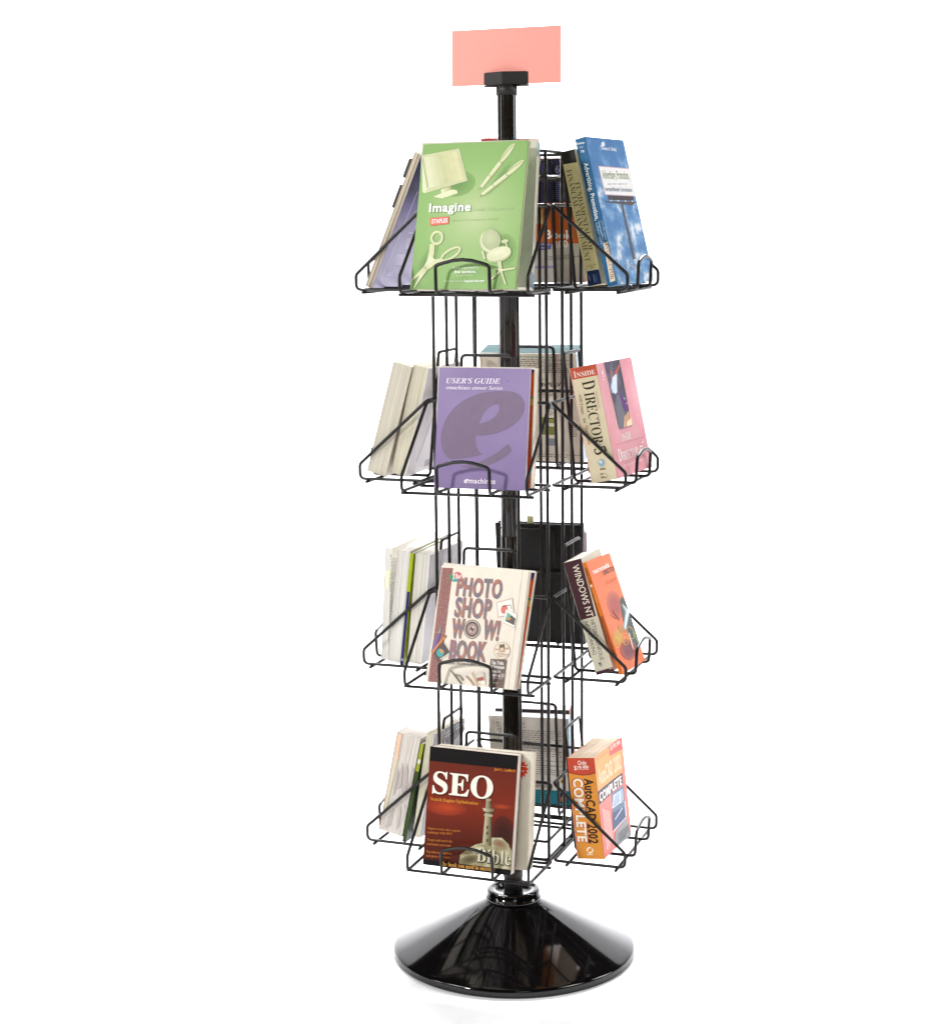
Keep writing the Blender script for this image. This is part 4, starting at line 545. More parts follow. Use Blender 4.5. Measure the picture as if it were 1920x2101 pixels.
   ["P",[233,220,195],35,[1546,678,1545,636,1533,597,1510,563,1478,538,1440,522,1398,518,1356,526,1318,545,1286,573,1263,609,1251,650,1252,691,1264,731,1287,765,1319,790,1358,806,1400,810,1442,802,1480,783,1512,754,1534,718]],
   ["P",[109,90,58],36,[1331,769,1434,792,1452,688,1354,673]],
   ["P",[216,205,178],37,[1362,714,1424,726,1431,687,1370,678]],
   ["T",[176,74,58],38,"Free","S",1266,664,0.145,75,34,1],
   ["T",[176,74,58],39,"Disk","S",1459,692,0.226,71,34,1],
   ["T",[176,74,58],40,"Inside!","S",1344,634,0.172,122,34,1],
   ["L",[139,111,96],41,1298,598,1511,628,1343,552,3,11,0],
   ["P",[110,88,76],42,[1198,504,1514,513,1517,3,1230,3]],
   ["T",[243,238,232],43,"Tips, Tricks,","S",1229,418,0.005,238,55,1],
   ["T",[243,238,232],44,"& Techniques","S",1230,343,0.013,258,55,1],
   ["T",[243,238,232],45,"for Adobe","S",1230,269,0.002,189,55,1],
   ["T",[243,238,232],46,"Photoshop 2.5","S",1233,198,0.004,268,55,1],
   ["L",[179,160,147],47,1231,154,1482,157,1228,68,2,26,0],
   ["P",[111,92,151],48,[123,892,164,877,106,606,28,542,58,735]],
   ["P",[142,160,160],49,[159,1019,163,887,115,896]],
   ["P",[207,128,73],50,[62,497,171,675,291,842,259,865,135,698,22,521]],
   ["P",[59,47,42],51,[266,821,285,864,280,867,244,837]],
   ["P",[84,70,63],52,[75,528,245,724,379,572,183,372]],
   ["P",[69,163,160],53,[281,543,281,522,275,502,264,485,249,472,231,464,210,462,190,466,171,476,156,491,145,509,139,530,139,551,144,571,155,589,170,602,189,610,209,612,229,607,248,598,264,583,275,564]],
   ["P",[224,138,74],54,[210,537,199,611,254,590,280,547]],
   ["L",[233,225,210],55,231,414,365,499,253,397,1,23,0],
   ["T",[74,68,56],56,"Linnea Dayton & Jack Davis","I",329,344,0.031,778,60,0],
   ["P",[111,106,92],57,[453,227,570,113,682,3,718,18,595,137,468,243]],
   ["P",[140,123,96],58,[535,166,649,138,714,62,742,87,663,164,539,188]],
   ["P",[165,135,108],59,[760,151,864,68,930,3,962,6,889,93,778,174]],
   ["P",[203,184,154],60,[857,220,929,115,984,3,1029,6,965,134,885,238]],
   ["P",[217,205,189],61,[943,218,1100,256,1178,37,1036,31]],
   ["P",[165,87,76],62,[982,143,1110,179,1134,116,1006,84]],
   ["P",[238,229,214],63,[1158,72,1157,62,1154,53,1147,45,1138,39,1127,35,1115,34,1104,36,1093,40,1084,46,1078,54,1075,63,1076,73,1079,82,1086,90,1095,96,1106,100,1118,101,1129,99,1140,95,1149,89,1155,81]]]},
 "photo2": {"front": [["P",[236,92,38],0,[1648,2062,1799,2066,1799,3,1734,3]],
   ["P",[74,36,104],1,[1704,2096,1799,2095,1799,2027,1766,1955,1703,1969]],
   ["P",[216,164,60],2,[1722,1584,1799,1593,1799,1477,1730,1469]],
   ["P",[63,124,88],3,[1716,1622,1799,1632,1799,1593,1722,1584]]]},
 "seo": {"front": [["P","@seo",0,[3,3,1672,3,1672,2170,3,2170]],
   ["P",[13,8,7],1,[3,2170,1672,2170,1671,1919,3,1908]],
   ["P",[138,47,25],2,[773,1100,742,1043,657,994,531,958,381,943,232,950,106,978,22,1023,3,1079,27,1136,115,1186,243,1220,392,1235,540,1227,664,1199,745,1154]],
   ["P",[145,51,26],3,[715,1098,689,1050,617,1008,509,978,382,965,255,971,148,995,77,1033,54,1081,82,1129,156,1171,265,1201,391,1213,517,1207,622,1183,692,1145]],
   ["P",[153,54,26],4,[658,1097,636,1057,576,1022,488,998,383,987,279,992,190,1012,132,1043,113,1082,136,1122,197,1157,286,1181,391,1191,494,1186,581,1166,638,1135]],
   ["P",[161,57,27],5,[600,1095,583,1064,536,1037,466,1017,384,1009,302,1013,233,1028,187,1053,172,1084,190,1115,237,1142,308,1161,390,1170,471,1166,540,1150,585,1125]],
   ["P",[168,61,28],6,[542,1094,529,1071,495,1051,444,1037,385,1031,325,1034,275,1045,242,1063,231,1085,244,1108,278,1128,329,1142,389,1148,448,1145,498,1134,531,1116]],
   ["P",[176,64,29],7,[484,1092,476,1078,455,1065,423,1057,385,1053,348,1055,317,1062,296,1073,289,1087,297,1101,319,1113,351,1122,388,1126,425,1124,456,1117,477,1106]],
   ["P",[122,45,25],8,[1660,1232,1643,1210,1592,1189,1516,1173,1426,1165,1336,1166,1259,1175,1207,1191,1189,1212,1207,1235,1259,1256,1335,1271,1425,1279,1515,1278,1591,1269,1642,1253]],
   ["P",[134,50,27],9,[1616,1230,1602,1212,1561,1195,1499,1183,1426,1176,1353,1176,1290,1184,1248,1197,1234,1214,1248,1233,1290,1249,1352,1262,1425,1268,1498,1268,1560,1260,1602,1247]],
   ["P",[145,54,28],10,[1572,1228,1561,1214,1530,1201,1482,1192,1426,1187,1370,1187,1322,1193,1290,1203,1278,1216,1289,1230,1321,1243,1369,1253,1426,1258,1482,1257,1529,1252,1561,1241]],
   ["P",[157,59,30],11,[1529,1227,1521,1217,1499,1208,1465,1201,1426,1197,1386,1198,1353,1202,1330,1209,1323,1218,1330,1228,1353,1237,1386,1244,1426,1247,1465,1247,1498,1243,1521,1236]],
   ["P",[168,64,31],12,[1485,1225,1480,1219,1467,1214,1448,1210,1426,1208,1403,1208,1384,1210,1371,1215,1367,1220,1371,1225,1384,1231,1403,1234,1426,1236,1448,1236,1467,1234,1480,1230]],
   ["P",[85,31,20],13,[1672,752,1672,612,1672,482,1672,384,1590,332,1495,336,1401,394,1323,498,1275,631,1262,773,1286,902,1345,998,1427,1047,1521,1042,1614,985,1672,883]],
   ["P",[80,29,20],14,[1672,746,1672,621,1672,505,1655,418,1581,372,1496,375,1413,427,1344,519,1300,638,1289,764,1311,879,1362,964,1436,1008,1520,1004,1602,953,1670,862]],
   ["P",[74,28,19],15,[1672,739,1672,629,1672,528,1637,452,1572,412,1498,415,1425,460,1364,541,1326,645,1316,755,1335,856,1380,931,1445,969,1518,966,1591,921,1650,842]],
   ["P",[69,27,18],16,[1663,733,1672,638,1657,552,1619,486,1563,452,1499,454,1436,493,1385,562,1352,651,1343,746,1360,833,1398,897,1454,930,1517,927,1579,889,1630,821]],
   ["P",[64,25,18],17,[1638,726,1646,647,1632,575,1600,520,1554,491,1501,493,1448,526,1405,584,1378,658,1370,737,1384,810,1416,864,1463,891,1516,889,1567,857,1610,800]],
   ["P",[59,24,17],18,[1612,719,1619,656,1608,598,1582,554,1545,531,1502,533,1460,559,1425,605,1403,665,1397,729,1408,787,1434,830,1471,852,1514,851,1556,825,1590,779]],
   ["T",[217,139,44],19,"Jerri L. Ledford","S",1244,1865,0.015,393,48,0.6],
   ["T",[76,20,8],20,"SEO","B",111,1312,0.006,1155,393,0.5],
   ["T",[242,235,220],21,"SEO","B",96,1330,0.009,1153,393,0.3],
   ["T",[220,143,54],22,"Search Engine Optimization","B",76,1192,0.014,906,62,0],
   ["P","@rock",23,[693,101,704,255,841,393,998,492,1158,541,1291,646,1470,664,1598,566,1672,438,1672,101]],
   ["P",[192,183,150],24,[1132,1113,1151,1114,1139,500,1110,502]],
   ["P",[178,168,136],24,[1151,1114,1170,1114,1169,497,1139,500]],
   ["P",[163,153,121],24,[1170,1114,1189,1115,1198,495,1169,497]],
   ["P",[144,134,104],24,[1189,1115,1208,1115,1228,493,1198,495]],
   ["P",[119,111,83],24,[1208,1115,1227,1116,1258,491,1228,493]],
   ["P",[95,87,63],24,[1227,1116,1246,1116,1287,488,1258,491]],
   ["P",[196,187,155],25,[1077,1161,1120,1163,1135,1108,1097,1106]],
   ["P",[178,168,138],25,[1120,1163,1164,1165,1172,1109,1135,1108]],
   ["P",[160,150,122],25,[1164,1165,1208,1166,1210,1111,1172,1109]],
   ["P",[138,128,101],25,[1208,1166,1252,1168,1248,1113,1210,1111]],
   ["P",[115,106,80],25,[1252,1168,1295,1170,1286,1115,1248,1113]],
   ["P",[168,158,126],26,[1132,1305,1153,1306,1156,1171,1128,1171]],
   ["P",[149,139,109],26,[1153,1306,1175,1306,1185,1172,1156,1171]],
   ["P",[124,115,87],26,[1175,1306,1196,1307,1213,1173,1185,1172]],
   ["P",[93,85,62],26,[1196,1307,1217,1308,1241,1173,1213,1173]],
   ["P",[167,157,125],27,[1228,1324,1226,1317,1221,1310,1212,1304,1200,1299,1186,1296,1171,1294,1157,1294,1145,1297,1135,1301,1128,1307,1125,1314,1127,1321,1133,1328,1142,1334,1154,1339,1168,1343,1182,1344,1196,1344,1209,1341,1219,1337,1225,1331]],
   ["P",[78,70,49],28,[1098,1076,1277,1083,1277,1100,1098,1093]],
   ["P",[180,171,140],29,[1106,1053,1274,1060,1265,1021,1119,1014]],
   ["P",[155,138,106],30,[1574,516,1556,489,1520,471,1471,464,1418,470,1368,487,1329,514,1307,545,1305,577,1324,604,1360,622,1408,629,1461,623,1511,606,1550,579,1572,548]],
   ["P",[147,122,94],31,[1534,525,1521,506,1496,494,1462,489,1425,493,1390,505,1362,524,1347,546,1345,568,1358,587,1384,600,1418,604,1455,600,1489,588,1517,569,1532,547]],
   ["P",[139,106,82],32,[1493,534,1486,524,1472,516,1452,514,1431,516,1411,523,1396,534,1387,546,1386,559,1393,570,1408,577,1427,580,1448,577,1468,570,1484,560,1493,547]],
   ["P",[126,116,84],33,[1073,253,1067,220,1035,183,981,148,914,121,844,106,781,105,735,118,714,143,721,177,754,214,808,249,875,275,945,290,1007,291,1052,278]],
   ["P",[114,104,75],34,[1032,240,1027,215,1002,187,961,160,909,139,856,128,807,127,773,137,756,156,761,182,786,211,828,237,880,258,933,269,981,270,1016,260]],
   ["P",[102,93,66],35,[990,228,987,210,970,190,941,172,905,157,867,149,834,149,810,156,799,169,802,187,819,207,848,225,884,240,922,248,955,248,979,241]],
   ["P",[90,81,56],36,[948,215,946,205,937,194,921,184,900,175,879,171,861,171,847,174,841,182,842,192,852,203,869,214,889,222,910,226,928,226,942,223]],
   ["P",[189,180,145],37,[1160,444,1159,419,1141,391,1108,365,1065,343,1020,330,978,327,946,335,930,353,931,377,950,405,983,432,1026,454,1071,467,1113,469,1144,461]],
   ["P",[203,193,159],38,[1126,430,1125,413,1112,394,1089,375,1059,360,1027,350,998,348,976,354,965,366,965,384,979,403,1002,422,1032,437,1064,446,1093,448,1115,443]],
   ["P",[216,207,174],39,[1092,417,1091,407,1084,396,1070,385,1053,376,1035,371,1018,370,1006,373,999,380,1000,390,1007,401,1021,412,1038,421,1056,426,1072,427,1085,424]],
   ["P",[61,53,39],40,[1173,849,1198,850,1200,792,1174,791]],
   ["P",[61,53,39],41,[1181,743,1205,744,1208,685,1182,684]],
   ["P",[61,53,39],42,[1191,616,1215,617,1217,559,1191,557]],
   ["T",[194,115,48],43,"Improve your site's search","B",55,661,0.023,624,44,0],
   ["T",[194,115,48],44,"rankings with SEO","B",52,585,0.044,476,44,0],
   ["T",[194,115,48],45,"Target and reach the","B",60,449,0.04,486,44,0],
   ["T",[194,115,48],46,"customers you want","B",56,371,0.037,464,45,0],
   ["T",[194,115,48],47,"Tap into new markets","B",58,229,0.036,491,45,0],
   ["T",[194,115,48],48,"and grow your sales","B",57,155,0.032,465,45,0],
   ["T",[61,55,37],49,"Bible","B",1032,172,-0.001,651,244,0.6],
   ["T",[217,212,186],50,"Bible","B",1019,185,-0.001,651,244,-0.25],
   ["P",[13,8,7],51,[3,99,1672,105,1672,3,3,3]],
   ["T",[224,160,74],52,"The book you need to succeed!","B",340,24,0.016,1038,78,0]]},
 "seo2": {"front": [["P",[220,60,42],0,[1807,1862,1757,1828,1792,1772,1736,1774,1744,1702,1697,1741,1676,1672,1651,1737,1606,1690,1610,1763,1554,1750,1585,1812,1532,1837,1583,1872,1548,1928,1604,1925,1596,1997,1643,1958,1664,2027,1689,1963,1734,2009,1730,1936,1786,1949,1755,1887]],
   ["L",[242,200,184],1,1644,1896,1756,1892,1647,1809,2,16,0]]},
 "adv": {"front": [["P","@sky",0,[3,3,1856,3,1856,2666,3,2666]],
   ["P",[217,182,189],1,[322,2148,1853,2135,1848,1604,328,1619]],
   ["P",[244,242,239],2,[356,2133,1810,2118,1816,1620,379,1634]],
   ["T",[111,130,72],3,"Advertising, Promotion,","S",430,1918,0.008,1307,151,0.8],
   ["T",[143,143,148],4,"and other aspects of","S",576,1803,0.02,988,42,0],
   ["T",[84,98,127],5,"Integrated Marketing Communications","S",412,1691,-0.0,1313,76,0.8],
   ["P",[67,56,58],6,[450,1610,1734,1602,1704,1519,446,1531]],
   ["P",[86,74,74],7,[261,1504,1814,1508,1568,1429,1019,1455,250,1485]],
   ["P",[217,220,228],8,[603,1517,599,1513,593,1509,583,1506,573,1503,562,1502,550,1502,541,1503,533,1505,527,1508,525,1511,526,1515,530,1520,536,1523,545,1527,556,1529,567,1530,578,1530,588,1529,596,1527,602,1524,604,1521]],
   ["P",[217,220,228],9,[963,1514,959,1510,952,1506,943,1503,932,1501,920,1500,909,1499,899,1500,890,1502,885,1505,882,1509,883,1513,887,1517,894,1521,904,1524,915,1527,926,1528,938,1528,948,1527,956,1525,962,1522,964,1518]],
   ["P",[217,220,228],10,[1310,1512,1306,1508,1299,1504,1289,1501,1278,1498,1266,1497,1254,1497,1244,1498,1235,1500,1230,1503,1227,1507,1228,1511,1232,1515,1240,1519,1249,1522,1260,1525,1272,1526,1284,1526,1294,1525,1303,1523,1309,1520,1311,1516]],
   ["P",[217,220,228],11,[1661,1510,1657,1506,1650,1502,1640,1498,1628,1496,1616,1495,1604,1495,1593,1496,1585,1498,1579,1501,1576,1505,1577,1509,1582,1513,1589,1517,1599,1520,1610,1523,1623,1524,1635,1524,1645,1523,1654,1521,1660,1518,1662,1514]],
   ["P",[91,83,84],12,[1019,1453,996,425,1131,432,1111,1461]],
   ["T",[238,244,250],13,"Terence A. Shimp","S",624,2452,-0.008,745,66,1],
   ["P",[232,238,246],14,[645,2510,733,2589,853,2609,869,2547,796,2510]],
   ["T",[228,237,246],15,"Thomson","S",833,264,-0.009,426,55,0.6]],
  "spine": [["P",[29,97,144],0,[3,3,191,3,191,2666,3,2666]],
   ["T",[238,244,248],1,"Shimp","S",18,2567,-0.071,144,31,1],
   ["P",[120,148,162],2,[28,2516,89,2526,140,2502,87,2478]],
   ["T",[243,246,248],3,"7E","S",57,2414,-0.124,68,37,0.8],
   ["T",[245,247,248],4,"Advertising, Promotion,","S",64,2219,-1.589,1030,79,1],
   ["T",[201,221,232],5,"Integrated Marketing","S",89,1152,-1.56,441,39,0],
   ["T",[201,221,232],6,"Communications","S",36,1146,-1.525,393,37,0],
   ["T",[201,221,232],7,"and other aspects","S",154,1155,-1.575,351,27,0],
   ["P",[230,223,200],8,[102,765,191,780,171,73,67,64]],
   ["T",[200,100,74],9,"INSTRUCTOR","B",130,748,-1.63,644,53,0],
   ["T",[124,122,112],10,"edition copy","S",180,730,-1.629,586,28,0]]},
 "fund": {"spine": [["P",[195,184,132],0,[3,3,259,3,259,2424,3,2424]],
   ["P",[31,29,26],1,[3,2424,259,2424,259,2186,3,2208]],
   ["P",[21,41,79],2,[38,273,259,263,259,3,3,3]],
   ["P",[228,217,176],3,[41,273,259,265,259,272,41,281]],
   ["T",[79,74,44],4,"FINANCIAL MANAGEMENT","B",34,2093,-1.566,1653,97,-0.35],
   ["T",[79,74,44],5,"FUNDAMENTALS OF","B",143,1844,-1.568,1238,87,-0.35],
   ["T",[93,87,55],6,"CONCISE","B",50,344,0.043,189,21,0],
   ["T",[93,87,55],7,"4E","B",114,309,0.064,55,23,0],
   ["P",[109,131,168],8,[132,194,135,53,153,53,151,194]],
   ["P",[109,131,168],9,[178,188,176,59,184,58,186,188]],
   ["P",[157,176,202],10,[50,202,60,100,67,100,57,202]]]},
 "pink": {"spine": [["P",[191,82,56],0,[15,2089,506,2089,506,1883,14,1888]],
   ["T",[246,235,226],1,"I","B",65,1918,-0.003,39,107,0],
   ["T",[246,235,226],2,"NSIDE","B",116,1918,-0.012,354,81,-0.2],
   ["T",[58,52,31],3,"D","B",185,1819,-1.533,159,240,-0.2],
   ["T",[58,52,31],4,"IRECTOR","B",189,1613,-1.575,932,189,-0.2],
   ["T",[58,52,31],5,"5","B",159,596,-1.375,126,222,-0.2],
   ["T",[123,106,80],6,"with Lingo","B",79,1606,-1.6,351,63,-0.3],
   ["T",[123,106,80],7,"for","B",67,1166,-1.445,85,61,-0.3],
   ["T",[176,99,63],8,"Macintosh","B",79,1047,-1.589,351,64,-0.3],
   ["T",[179,131,122],9,"MACROMEDIA","B",402,1606,-1.56,305,27,-0.3],
   ["P",[143,176,189],10,[324,325,318,307,307,291,292,279,274,271,256,270,237,273,221,282,207,296,198,313,194,332,196,351,202,369,213,385,228,397,246,405,264,406,283,403,299,394,312,380,322,363,326,345]],
   ["P",[214,223,216],11,[274,356,271,350,267,344,260,340,253,337,245,337,237,339,230,342,225,347,221,353,219,360,219,367,221,374,226,379,232,384,239,386,247,386,255,385,262,381,268,376,272,370,274,363]],
   ["P",[233,224,200],12,[275,335,274,331,271,327,267,324,263,322,259,322,255,322,251,325,248,328,246,332,245,336,245,341,246,345,249,349,253,352,257,354,261,354,265,354,269,351,272,348,274,344,275,340]],
   ["T",[91,82,56],13,"Allie","S",207,206,0.018,109,39,0.6],
   ["T",[91,82,56],14,"New","B",199,121,0.009,67,36,0],
   ["T",[91,82,56],15,"Riders","B",201,62,-0.015,91,36,0],
   ["P",[168,155,128],16,[268,154,276,152,283,149,290,146,297,142,303,138,308,133,313,127,317,121,320,115,322,109,324,103,324,96,324,90,323,83,320,77,317,72,314,66,309,61,304,57,298,53,291,50,284,47,277,45,270,44,268,51,275,52,282,54,288,56,294,59,299,62,304,66,308,70,311,75,314,80,316,85,317,91,317,96,317,102,315,108,313,113,310,119,307,124,303,128,298,133,292,137,287,140,280,143,274,145,267,147]]],
  "front": [["P","@pink",0,[3,3,1846,3,1846,2089,3,2089]],
   ["P",[231,152,165],1,[1846,1432,1846,1140,1846,895,1846,732,1802,672,1618,719,1454,866,1332,1095,1272,1375,1283,1666,1368,1926,1515,2089,1703,2089,1846,2089,1846,1979,1846,1728]],
   ["P",[233,158,169],2,[1846,1428,1846,1177,1846,965,1846,824,1796,771,1636,811,1495,939,1390,1137,1339,1379,1349,1629,1423,1851,1549,2009,1711,2075,1846,2035,1846,1896,1846,1682]],
   ["P",[234,164,174],3,[1846,1424,1846,1213,1846,1036,1846,917,1789,871,1655,905,1536,1013,1448,1180,1406,1382,1415,1592,1477,1778,1583,1909,1718,1962,1846,1929,1846,1814,1846,1635]],
   ["P",[236,169,179],4,[1846,1420,1846,1250,1846,1107,1846,1010,1783,973,1674,1000,1578,1087,1507,1222,1473,1386,1481,1556,1532,1704,1617,1809,1725,1851,1839,1825,1846,1732,1846,1589]],
   ["P",[238,174,183],5,[1846,1416,1846,1287,1846,1178,1846,1104,1776,1075,1693,1095,1620,1162,1566,1265,1540,1390,1547,1519,1586,1631,1651,1710,1733,1741,1818,1721,1846,1651,1846,1544]],
   ["P",[240,180,188],6,[1846,1412,1846,1324,1846,1249,1824,1198,1769,1178,1713,1192,1662,1238,1626,1309,1608,1394,1613,1482,1640,1558,1684,1611,1740,1633,1798,1619,1846,1572,1846,1499]],
   ["P",[185,119,138],7,[556,850,1254,856,1256,834,591,827]],
   ["P","@night",8,[407,2081,1230,2083,1231,860,537,851]],
   ["P",[106,106,116],9,[733,1485,829,1366,1012,1087,822,898,562,859,584,1200]],
   ["P",[90,36,114],10,[913,1629,989,1420,1200,1284,1176,1140,1018,1130,888,1393]],
   ["P",[217,228,240],11,[985,1870,800,1513,690,1483,619,1516,551,1635,699,1783]],
   ["P",[169,194,221],12,[568,1665,619,1516,541,1510,514,1606]],
   ["P",[207,84,64],13,[1184,2008,1204,1969,906,1810,874,1864]],
   ["P",[200,106,80],14,[661,1935,706,1904,691,1768,620,1753]],
   ["P",[220,167,127],15,[933,1048,1224,1135,1233,863,788,863]],
   ["P",[138,82,56],16,[1058,1086,898,867,930,866,1091,1085]],
   ["P",[138,82,56],17,[1171,1118,1085,866,1118,866,1204,1118]],
   ["P",[245,220,180],18,[978,934,1268,994,1233,863,933,863]],
   ["P",[201,184,216],19,[1057,1377,1144,1346,1170,1355,1084,1386]],
   ["P",[201,184,216],20,[1203,1269,1199,1265,1193,1261,1185,1258,1176,1256,1166,1255,1156,1256,1148,1257,1141,1260,1137,1263,1135,1267,1137,1271,1140,1275,1147,1278,1155,1281,1164,1283,1174,1284,1184,1284,1192,1282,1199,1280,1203,1277,1205,1273]],
   ["T",[253,243,240],21,"INSIDE","B",568,620,0.008,509,135,-0.2],
   ["P",[194,95,108],22,[96,598,1727,575,1730,582,98,604]],
   ["T",[253,243,240],23,"D","B",222,290,-0.002,195,223,-0.2],
   ["T",[253,243,240],24,"IRECTOR","B",433,288,0.007,853,156,-0.2],
   ["T",[253,243,240],25,"5","B",1366,296,0.004,189,143,-0.2],
   ["T",[248,218,218],26,"with Lingo for Macintosh","B",358,175,-0.004,1025,47,-0.2],
   ["P",[248,230,234],27,[265,1913,261,1901,254,1890,245,1881,234,1874,222,1870,210,1870,200,1873,191,1879,184,1887,181,1898,181,1910,185,1922,192,1933,201,1942,212,1949,224,1953,236,1953,247,1950,256,1944,262,1935,265,1925]],
   ["L",[243,198,206],28,155,1831,311,1832,148,1775,2,29,0],
   ["P",[248,230,234],29,[1564,475,1660,515,1637,522,1512,491]]]},
 "winnt": {"spine": [["P",[207,201,180],0,[3,3,347,3,347,2143,3,2143]],
   ["P",[68,39,45],1,[3,2143,347,2143,314,1057,8,1053]],
   ["P",[68,39,45],2,[3,64,347,81,347,3,3,3]],
   ["T",[233,220,200],3,"WINDOWS NT","S",147,2057,-1.574,988,124,0.3],
   ["T",[76,66,60],4,"NETWORKING","S",67,1005,-1.6,629,71,0],
   ["T",[76,66,60],5,"HETEROGENEOUS","S",188,1011,-1.617,758,71,0],
   ["T",[62,52,48],6,"M","S",107,181,0.02,44,39,1],
   ["T",[62,52,48],7,"TP","S",107,138,0.033,57,38,1],
   ["L",[207,192,176],8,270,50,337,55,270,50,1,20,0]]},
 "orange": {"spine": [["P",[217,112,28],0,[3,3,64,3,64,2132,3,2132]],
   ["T",[74,36,12],1,"DIRECTOR","S",5,2033,-1.536,307,39,1],
   ["P",[247,230,207],2,[38,1691,35,1685,31,1680,26,1676,20,1673,15,1673,10,1674,5,1678,3,1683,3,1689,3,1695,3,1702,3,1708,7,1714,12,1718,18,1720,23,1721,29,1719,33,1716,36,1711,38,1705,39,1698]],
   ["T",[240,176,96],3,"Lingo","S",23,1602,-1.537,219,26,0],
   ["P",[162,74,36],4,[3,1122,47,1117,46,345,3,344]]],
  "front": [["P",[232,112,58],0,[3,3,1518,3,1518,2132,3,2132]],
   ["P",[199,94,63],1,[1307,1169,1261,1064,1149,979,989,926,804,914,623,941,470,1006,368,1099,332,1206,370,1312,477,1401,638,1458,829,1474,1019,1445,1176,1377,1278,1279]],
   ["P",[191,89,62],2,[1245,1172,1205,1079,1108,1005,967,959,806,947,647,972,513,1029,423,1110,393,1204,426,1297,520,1374,661,1424,827,1438,993,1413,1131,1353,1219,1268]],
   ["P",[184,83,60],3,[1183,1174,1150,1095,1066,1031,946,991,807,981,671,1002,555,1051,479,1121,453,1202,482,1281,563,1348,683,1390,826,1401,967,1380,1085,1329,1161,1256]],
   ["P",[176,78,59],4,[1122,1176,1094,1110,1025,1057,925,1023,809,1015,695,1033,598,1074,535,1132,513,1199,538,1266,605,1321,706,1356,824,1365,942,1347,1040,1305,1103,1245]],
   ["P",[168,72,58],5,[1061,1179,1039,1126,983,1083,903,1056,810,1049,719,1063,642,1096,591,1143,574,1197,594,1250,648,1294,728,1322,823,1329,916,1315,995,1281,1045,1233]],
   ["P",[52,66,63],6,[1402,1297,1509,1129,1518,824,1518,384,1250,274,1063,510,923,773,1164,1215]],
   ["P",[127,144,144],7,[1189,1155,1518,948,966,670,861,772,1250,988]],
   ["P",[214,224,226],8,[1243,1174,1518,967,947,690,922,746,1354,1001]],
   ["P",[110,138,82],9,[1297,590,1403,336,1501,336,1396,590]],
   ["P",[205,129,54],10,[718,611,680,552,598,505,487,477,362,473,241,492,143,533,82,588,68,651,102,711,182,759,294,788,422,793,546,773,646,731,706,674]],
   ["P",[202,136,51],11,[663,614,632,565,564,525,471,502,366,499,266,515,184,549,133,595,122,647,151,697,217,738,311,762,417,766,520,749,603,715,653,667]],
   ["P",[199,143,48],12,[609,618,584,578,530,546,455,528,371,525,291,538,225,565,185,602,175,644,199,684,252,716,327,735,412,739,494,725,560,698,601,660]],
   ["P",[196,150,46],13,[554,621,536,591,495,568,439,554,376,551,316,561,267,582,236,610,229,641,247,671,287,695,343,709,407,712,468,702,518,681,548,653]],
   ["P",[164,74,61],14,[1238,314,1195,242,1083,185,922,152,735,147,550,171,394,220,290,287,253,362,290,435,397,494,559,529,750,536,942,511,1102,461,1206,391]],
   ["P",[151,68,62],15,[1155,318,1119,258,1027,211,892,183,736,179,581,199,451,239,364,295,334,358,366,419,455,468,590,497,749,502,908,482,1041,440,1128,382]],
   ["P",[138,62,63],16,[1072,322,1044,274,970,236,862,214,737,210,613,226,509,259,439,304,415,354,441,403,513,442,621,465,748,469,875,453,981,419,1050,373]],
   ["P",[126,56,64],17,[990,326,969,290,913,262,833,245,739,242,645,254,567,279,515,312,497,350,516,387,570,416,651,433,746,436,841,424,921,399,973,365]],
   ["P",[184,120,46],18,[901,749,909,725,904,704,885,685,854,672,814,664,768,663,720,669,673,681,631,698,598,719,576,743,567,766,572,788,590,807,620,821,661,828,707,829,756,824,804,812,846,794,879,773]],
   ["P",[239,182,76],19,[394,551,384,527,362,504,331,486,293,473,250,465,205,465,162,471,122,483,90,501,66,523,53,547,51,573,61,598,82,620,113,639,151,653,194,660,240,661,284,655,324,642,357,624,380,602,393,577,394,551,362,553,362,577,352,599,333,619,306,635,274,646,238,651,201,650,166,643,134,631,109,614,92,593,83,571,84,548,94,525,113,506,140,490,172,479,207,474,243,475,278,482,310,494,335,511,353,531,362,553]],
   ["P",[239,182,76],20,[1371,591,1365,559,1346,530,1315,506,1275,488,1228,478,1177,476,1125,482,1077,496,1035,516,1003,543,981,573,973,604,977,636,996,665,1026,690,1066,708,1114,719,1166,721,1218,715,1267,701,1309,680,1342,653,1363,623,1371,591,1343,592,1336,622,1318,650,1290,675,1253,695,1211,708,1166,713,1122,711,1080,700,1046,683,1020,660,1004,633,1000,603,1008,574,1026,546,1054,521,1091,502,1132,489,1176,484,1220,486,1261,496,1296,513,1322,535,1338,562,1343,592]],
   ["P",[232,165,74],21,[920,547,889,530,845,515,791,506,731,501,667,501,606,507,551,518,505,533,472,551,453,571,451,592,465,612,495,630,539,644,593,654,654,659,718,659,780,653,836,642,883,627,916,608,934,588,935,567,920,547,894,551,908,569,907,588,891,606,862,622,821,636,771,646,716,651,659,651,605,646,557,637,518,624,491,608,478,590,480,572,496,554,525,537,566,524,615,515,669,509,725,509,779,513,827,522,867,535,894,551]],
   ["P",[239,182,76],22,[906,481,880,465,845,451,804,441,760,435,715,434,672,438,635,446,606,457,587,472,579,489,582,508,598,525,623,542,658,556,699,566,744,572,789,573,832,570,870,562,899,550,918,535,926,518,922,499,906,481,880,485,895,501,899,517,894,532,878,546,854,556,823,563,788,565,749,564,711,558,676,549,646,536,623,522,609,506,605,490,611,475,626,462,650,452,681,445,716,442,754,443,792,449,827,458,857,470,880,485]],
   ["L",[243,234,216],23,1041,616,986,303,1041,616,1,66,3],
   ["P",[122,47,34],24,[542,1129,772,896,815,899,585,1131]],
   ["P",[122,47,34],25,[355,1063,603,956,630,961,381,1068]],
